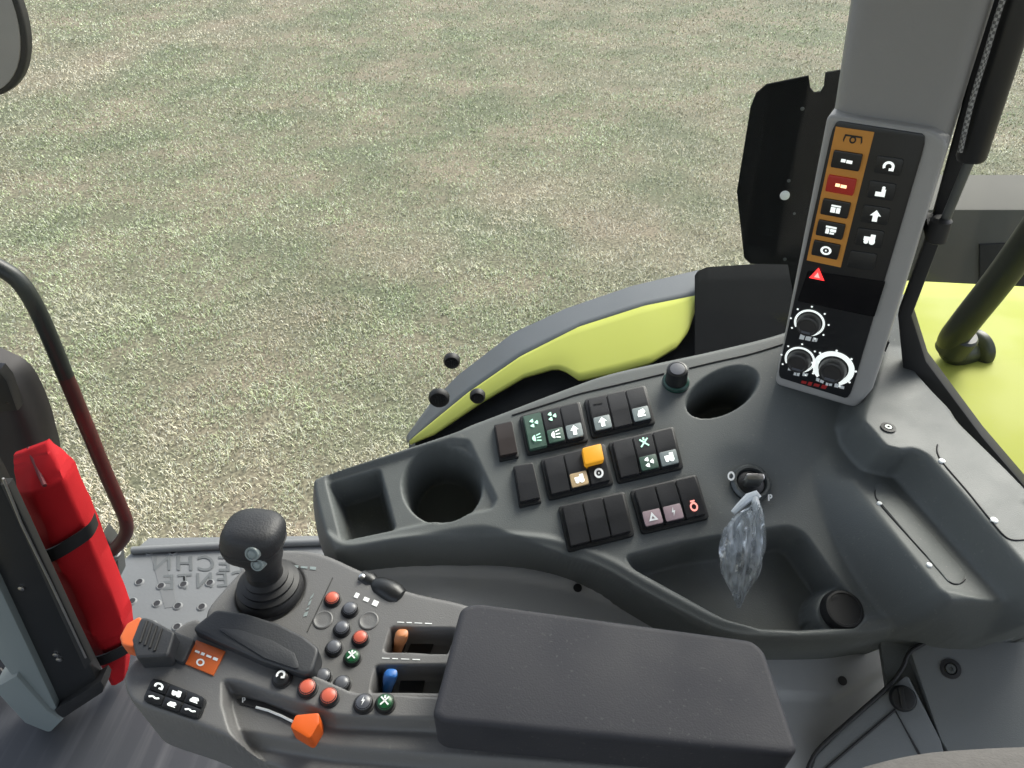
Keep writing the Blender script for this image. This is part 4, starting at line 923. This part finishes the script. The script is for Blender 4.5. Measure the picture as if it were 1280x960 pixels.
def post():
    o = empty('door_post', onY(90, 880, .72), 'black slotted door post with grey side trim beside the red pouch', 'door post')
    Y0 = .70
    pr = lambda name, px, y, d, m, bev=.003: prism(name, [onY(x, yy, y) for x, yy in px], Vector((0, d, 0)), m, o, bev=bev)
    pr('channel', [(-70, 470), (-24, 560), (-2, 600), (30, 668), (120, 848), (122, 862), (74, 895), (68, 890), (-90, 560)], Y0, .02, 'black')
    pr('grey_side', [(-90, 560), (-10, 715), (72, 888), (66, 900), (48, 892), (-20, 800), (-120, 620)], Y0 - .012, .05, 'pane_grey', .006)
    pr('inner_rib', [(0, 606), (10, 606), (114, 828), (106, 838), (94, 812)], Y0 - .012, .012, 'hous', .003)
    tube('bright_edge', [onY(x, y, Y0 - .014) for x, y in [(4, 598), (27, 655), (62, 726), (107, 822)]], .0016, 'metal', o, n=8)
    pr('base_plate', [(68, 888), (126, 852), (130, 858), (128, 866), (76, 900)], Y0 - .014, .03, 'rubber', .002)
    for x, y in [(27, 735), (70, 818), (74, 824), (83, 881)]:
        lathe('rivet', onY(x, y, Y0 - .0005), (0, -1, 0), [(.005, 0), (.0045, .002), (.0025, .003)], 'metal', o, n=12)
    pr('foot_trim', [(20, 845), (60, 890), (78, 902), (62, 918), (30, 905), (-10, 862)], Y0 - .02, .06, 'pane_grey', .008)
post()
# dark rounded column housing behind the pouch
def column():
    o = empty('column_housing', onY(20, 640, .92), 'dark glossy rounded housing behind the red pouch', 'housing')
    Y0 = .92
    sh = catmull([onY(x, y, Y0) for x, y in [(-120, 485), (-60, 462), (-16, 474), (12, 492), (32, 528), (44, 564), (52, 606), (46, 690), (-20, 700), (-120, 620)]], 6)
    prism('cover', sh, Vector((0, .07, 0)), 'hous', o, bev=.03, seg=6, ang=60)
    sh = [onY(x, y, Y0 - .004) for x, y in [(-60, 458), (-2, 464), (8, 476), (22, 514), (-60, 520)]]
    prism('dark_window', sh, Vector((0, .02, 0)), 'gloss', o, bev=.004)
column()
# pedal at the left edge
pe = empty('pedal', FL.on(0, 850), 'ribbed black pedal edge beside the grey post foot', 'pedal')
q_ = [Vector((-1.0, .62, 1.36)), Vector((-.78, .62, 1.36)), Vector((-.78, .72, 1.45)), Vector((-1.0, .72, 1.45))]
PE = Plane(FL.on(0, 845, .06), (-.1, -.6, .8))
pd_ = pxprism('tread', PE, [(-60, 800), (-10, 806), (16, 826), (22, 842), (4, 858), (-60, 890)], 0, .02, 'rubber', pe, bev=.004)
for k in range(5):
    tube('rib', [PE.on(-40 + 10 * k, 812 + 6 * k, .001), PE.on(-34 + 11 * k, 860 - 3 * k, .001)], .003, 'rubber', pd_, n=6)
lathe('arm', PE.on(-30, 850, -.02), (0, .3, -1), [(.012, 0), (.012, .07)], 'rubber', pe, n=12)
# mirror head in the top left corner
mr_ = empty('mirror', onY(-40, 60, 1.25), 'grey mirror face in a dark oval rim at the far front', 'mirror')
mc = onY(-66, 2, 1.25); cyv = (onY(-66, 112, 1.25) - mc).length; cxv = (onY(22, 2, 1.25) - mc).length
def ov(y, k): return [Vector((mc.x + cxv * k * math.cos(t), y, mc.z + cyv * k * math.sin(t))) for t in [2 * math.pi * i / 48 for i in range(48)]]
prism('shell', ov(1.25, 1), Vector((0, .018, 0)), 'hous', mr_, bev=.006, seg=4)
prism('glass', [p + Vector((-.004, 0, .002)) for p in ov(1.247, .965)], Vector((0, .004, 0)), 'mirror', mr_, bev=.001)
tube('arm', [mc + Vector((0, .05, 0)), mc + Vector((-.2, .02, .05)), mc + Vector((-.4, -.2, .05))], .014, 'tube', mr_)
# floor scuffs
# =================================================================== seat edge
SP = Plane((.3, .22, 2.05), (0, -.1, 1))
se = empty('seat', SP.on(1200, 960, -.2), 'grey woven fabric seat bolster edge below the storage hatch', 'seat')
edge_ = catmull([Vector((SP.on(x, y).x, SP.on(x, y).y, SP.on(x, y).z)) for x, y in [(1010, 1010), (1060, 962), (1105, 945), (1160, 934), (1220, 929), (1290, 926), (1400, 925)]], 5, False)
rings = []
for k in range(9):
    t = k / 8 * math.pi / 2
    rings.append([p + Vector((0, -.05 * (1 - math.cos(t)) * 0 - .06 * math.sin(t) + .0, -.06 * (1 - math.sin(t)))) if False else p + Vector((0, -.055 * (1 - math.cos(t)), .03 * math.sin(t) - .012)) for p in edge_])
bm = bmesh.new()
rings = [[p + Vector((0, .0, -.12)) for p in edge_]] + rings + [[p + Vector((0, -.22, .004)) for p in edge_]]
rv = [[bm.verts.new(p) for p in r] for r in rings]
for a, b in zip(rv, rv[1:]):
    for k in range(len(a) - 1): bm.faces.new((a[k], a[k + 1], b[k + 1], b[k]))
o_ = fin('cushion', bm, 'seat', se, ang=60)
tube('piping', [p + Vector((0, -.018, .0005 - .008)) for p in edge_], .0018, 'seat', se, n=8)
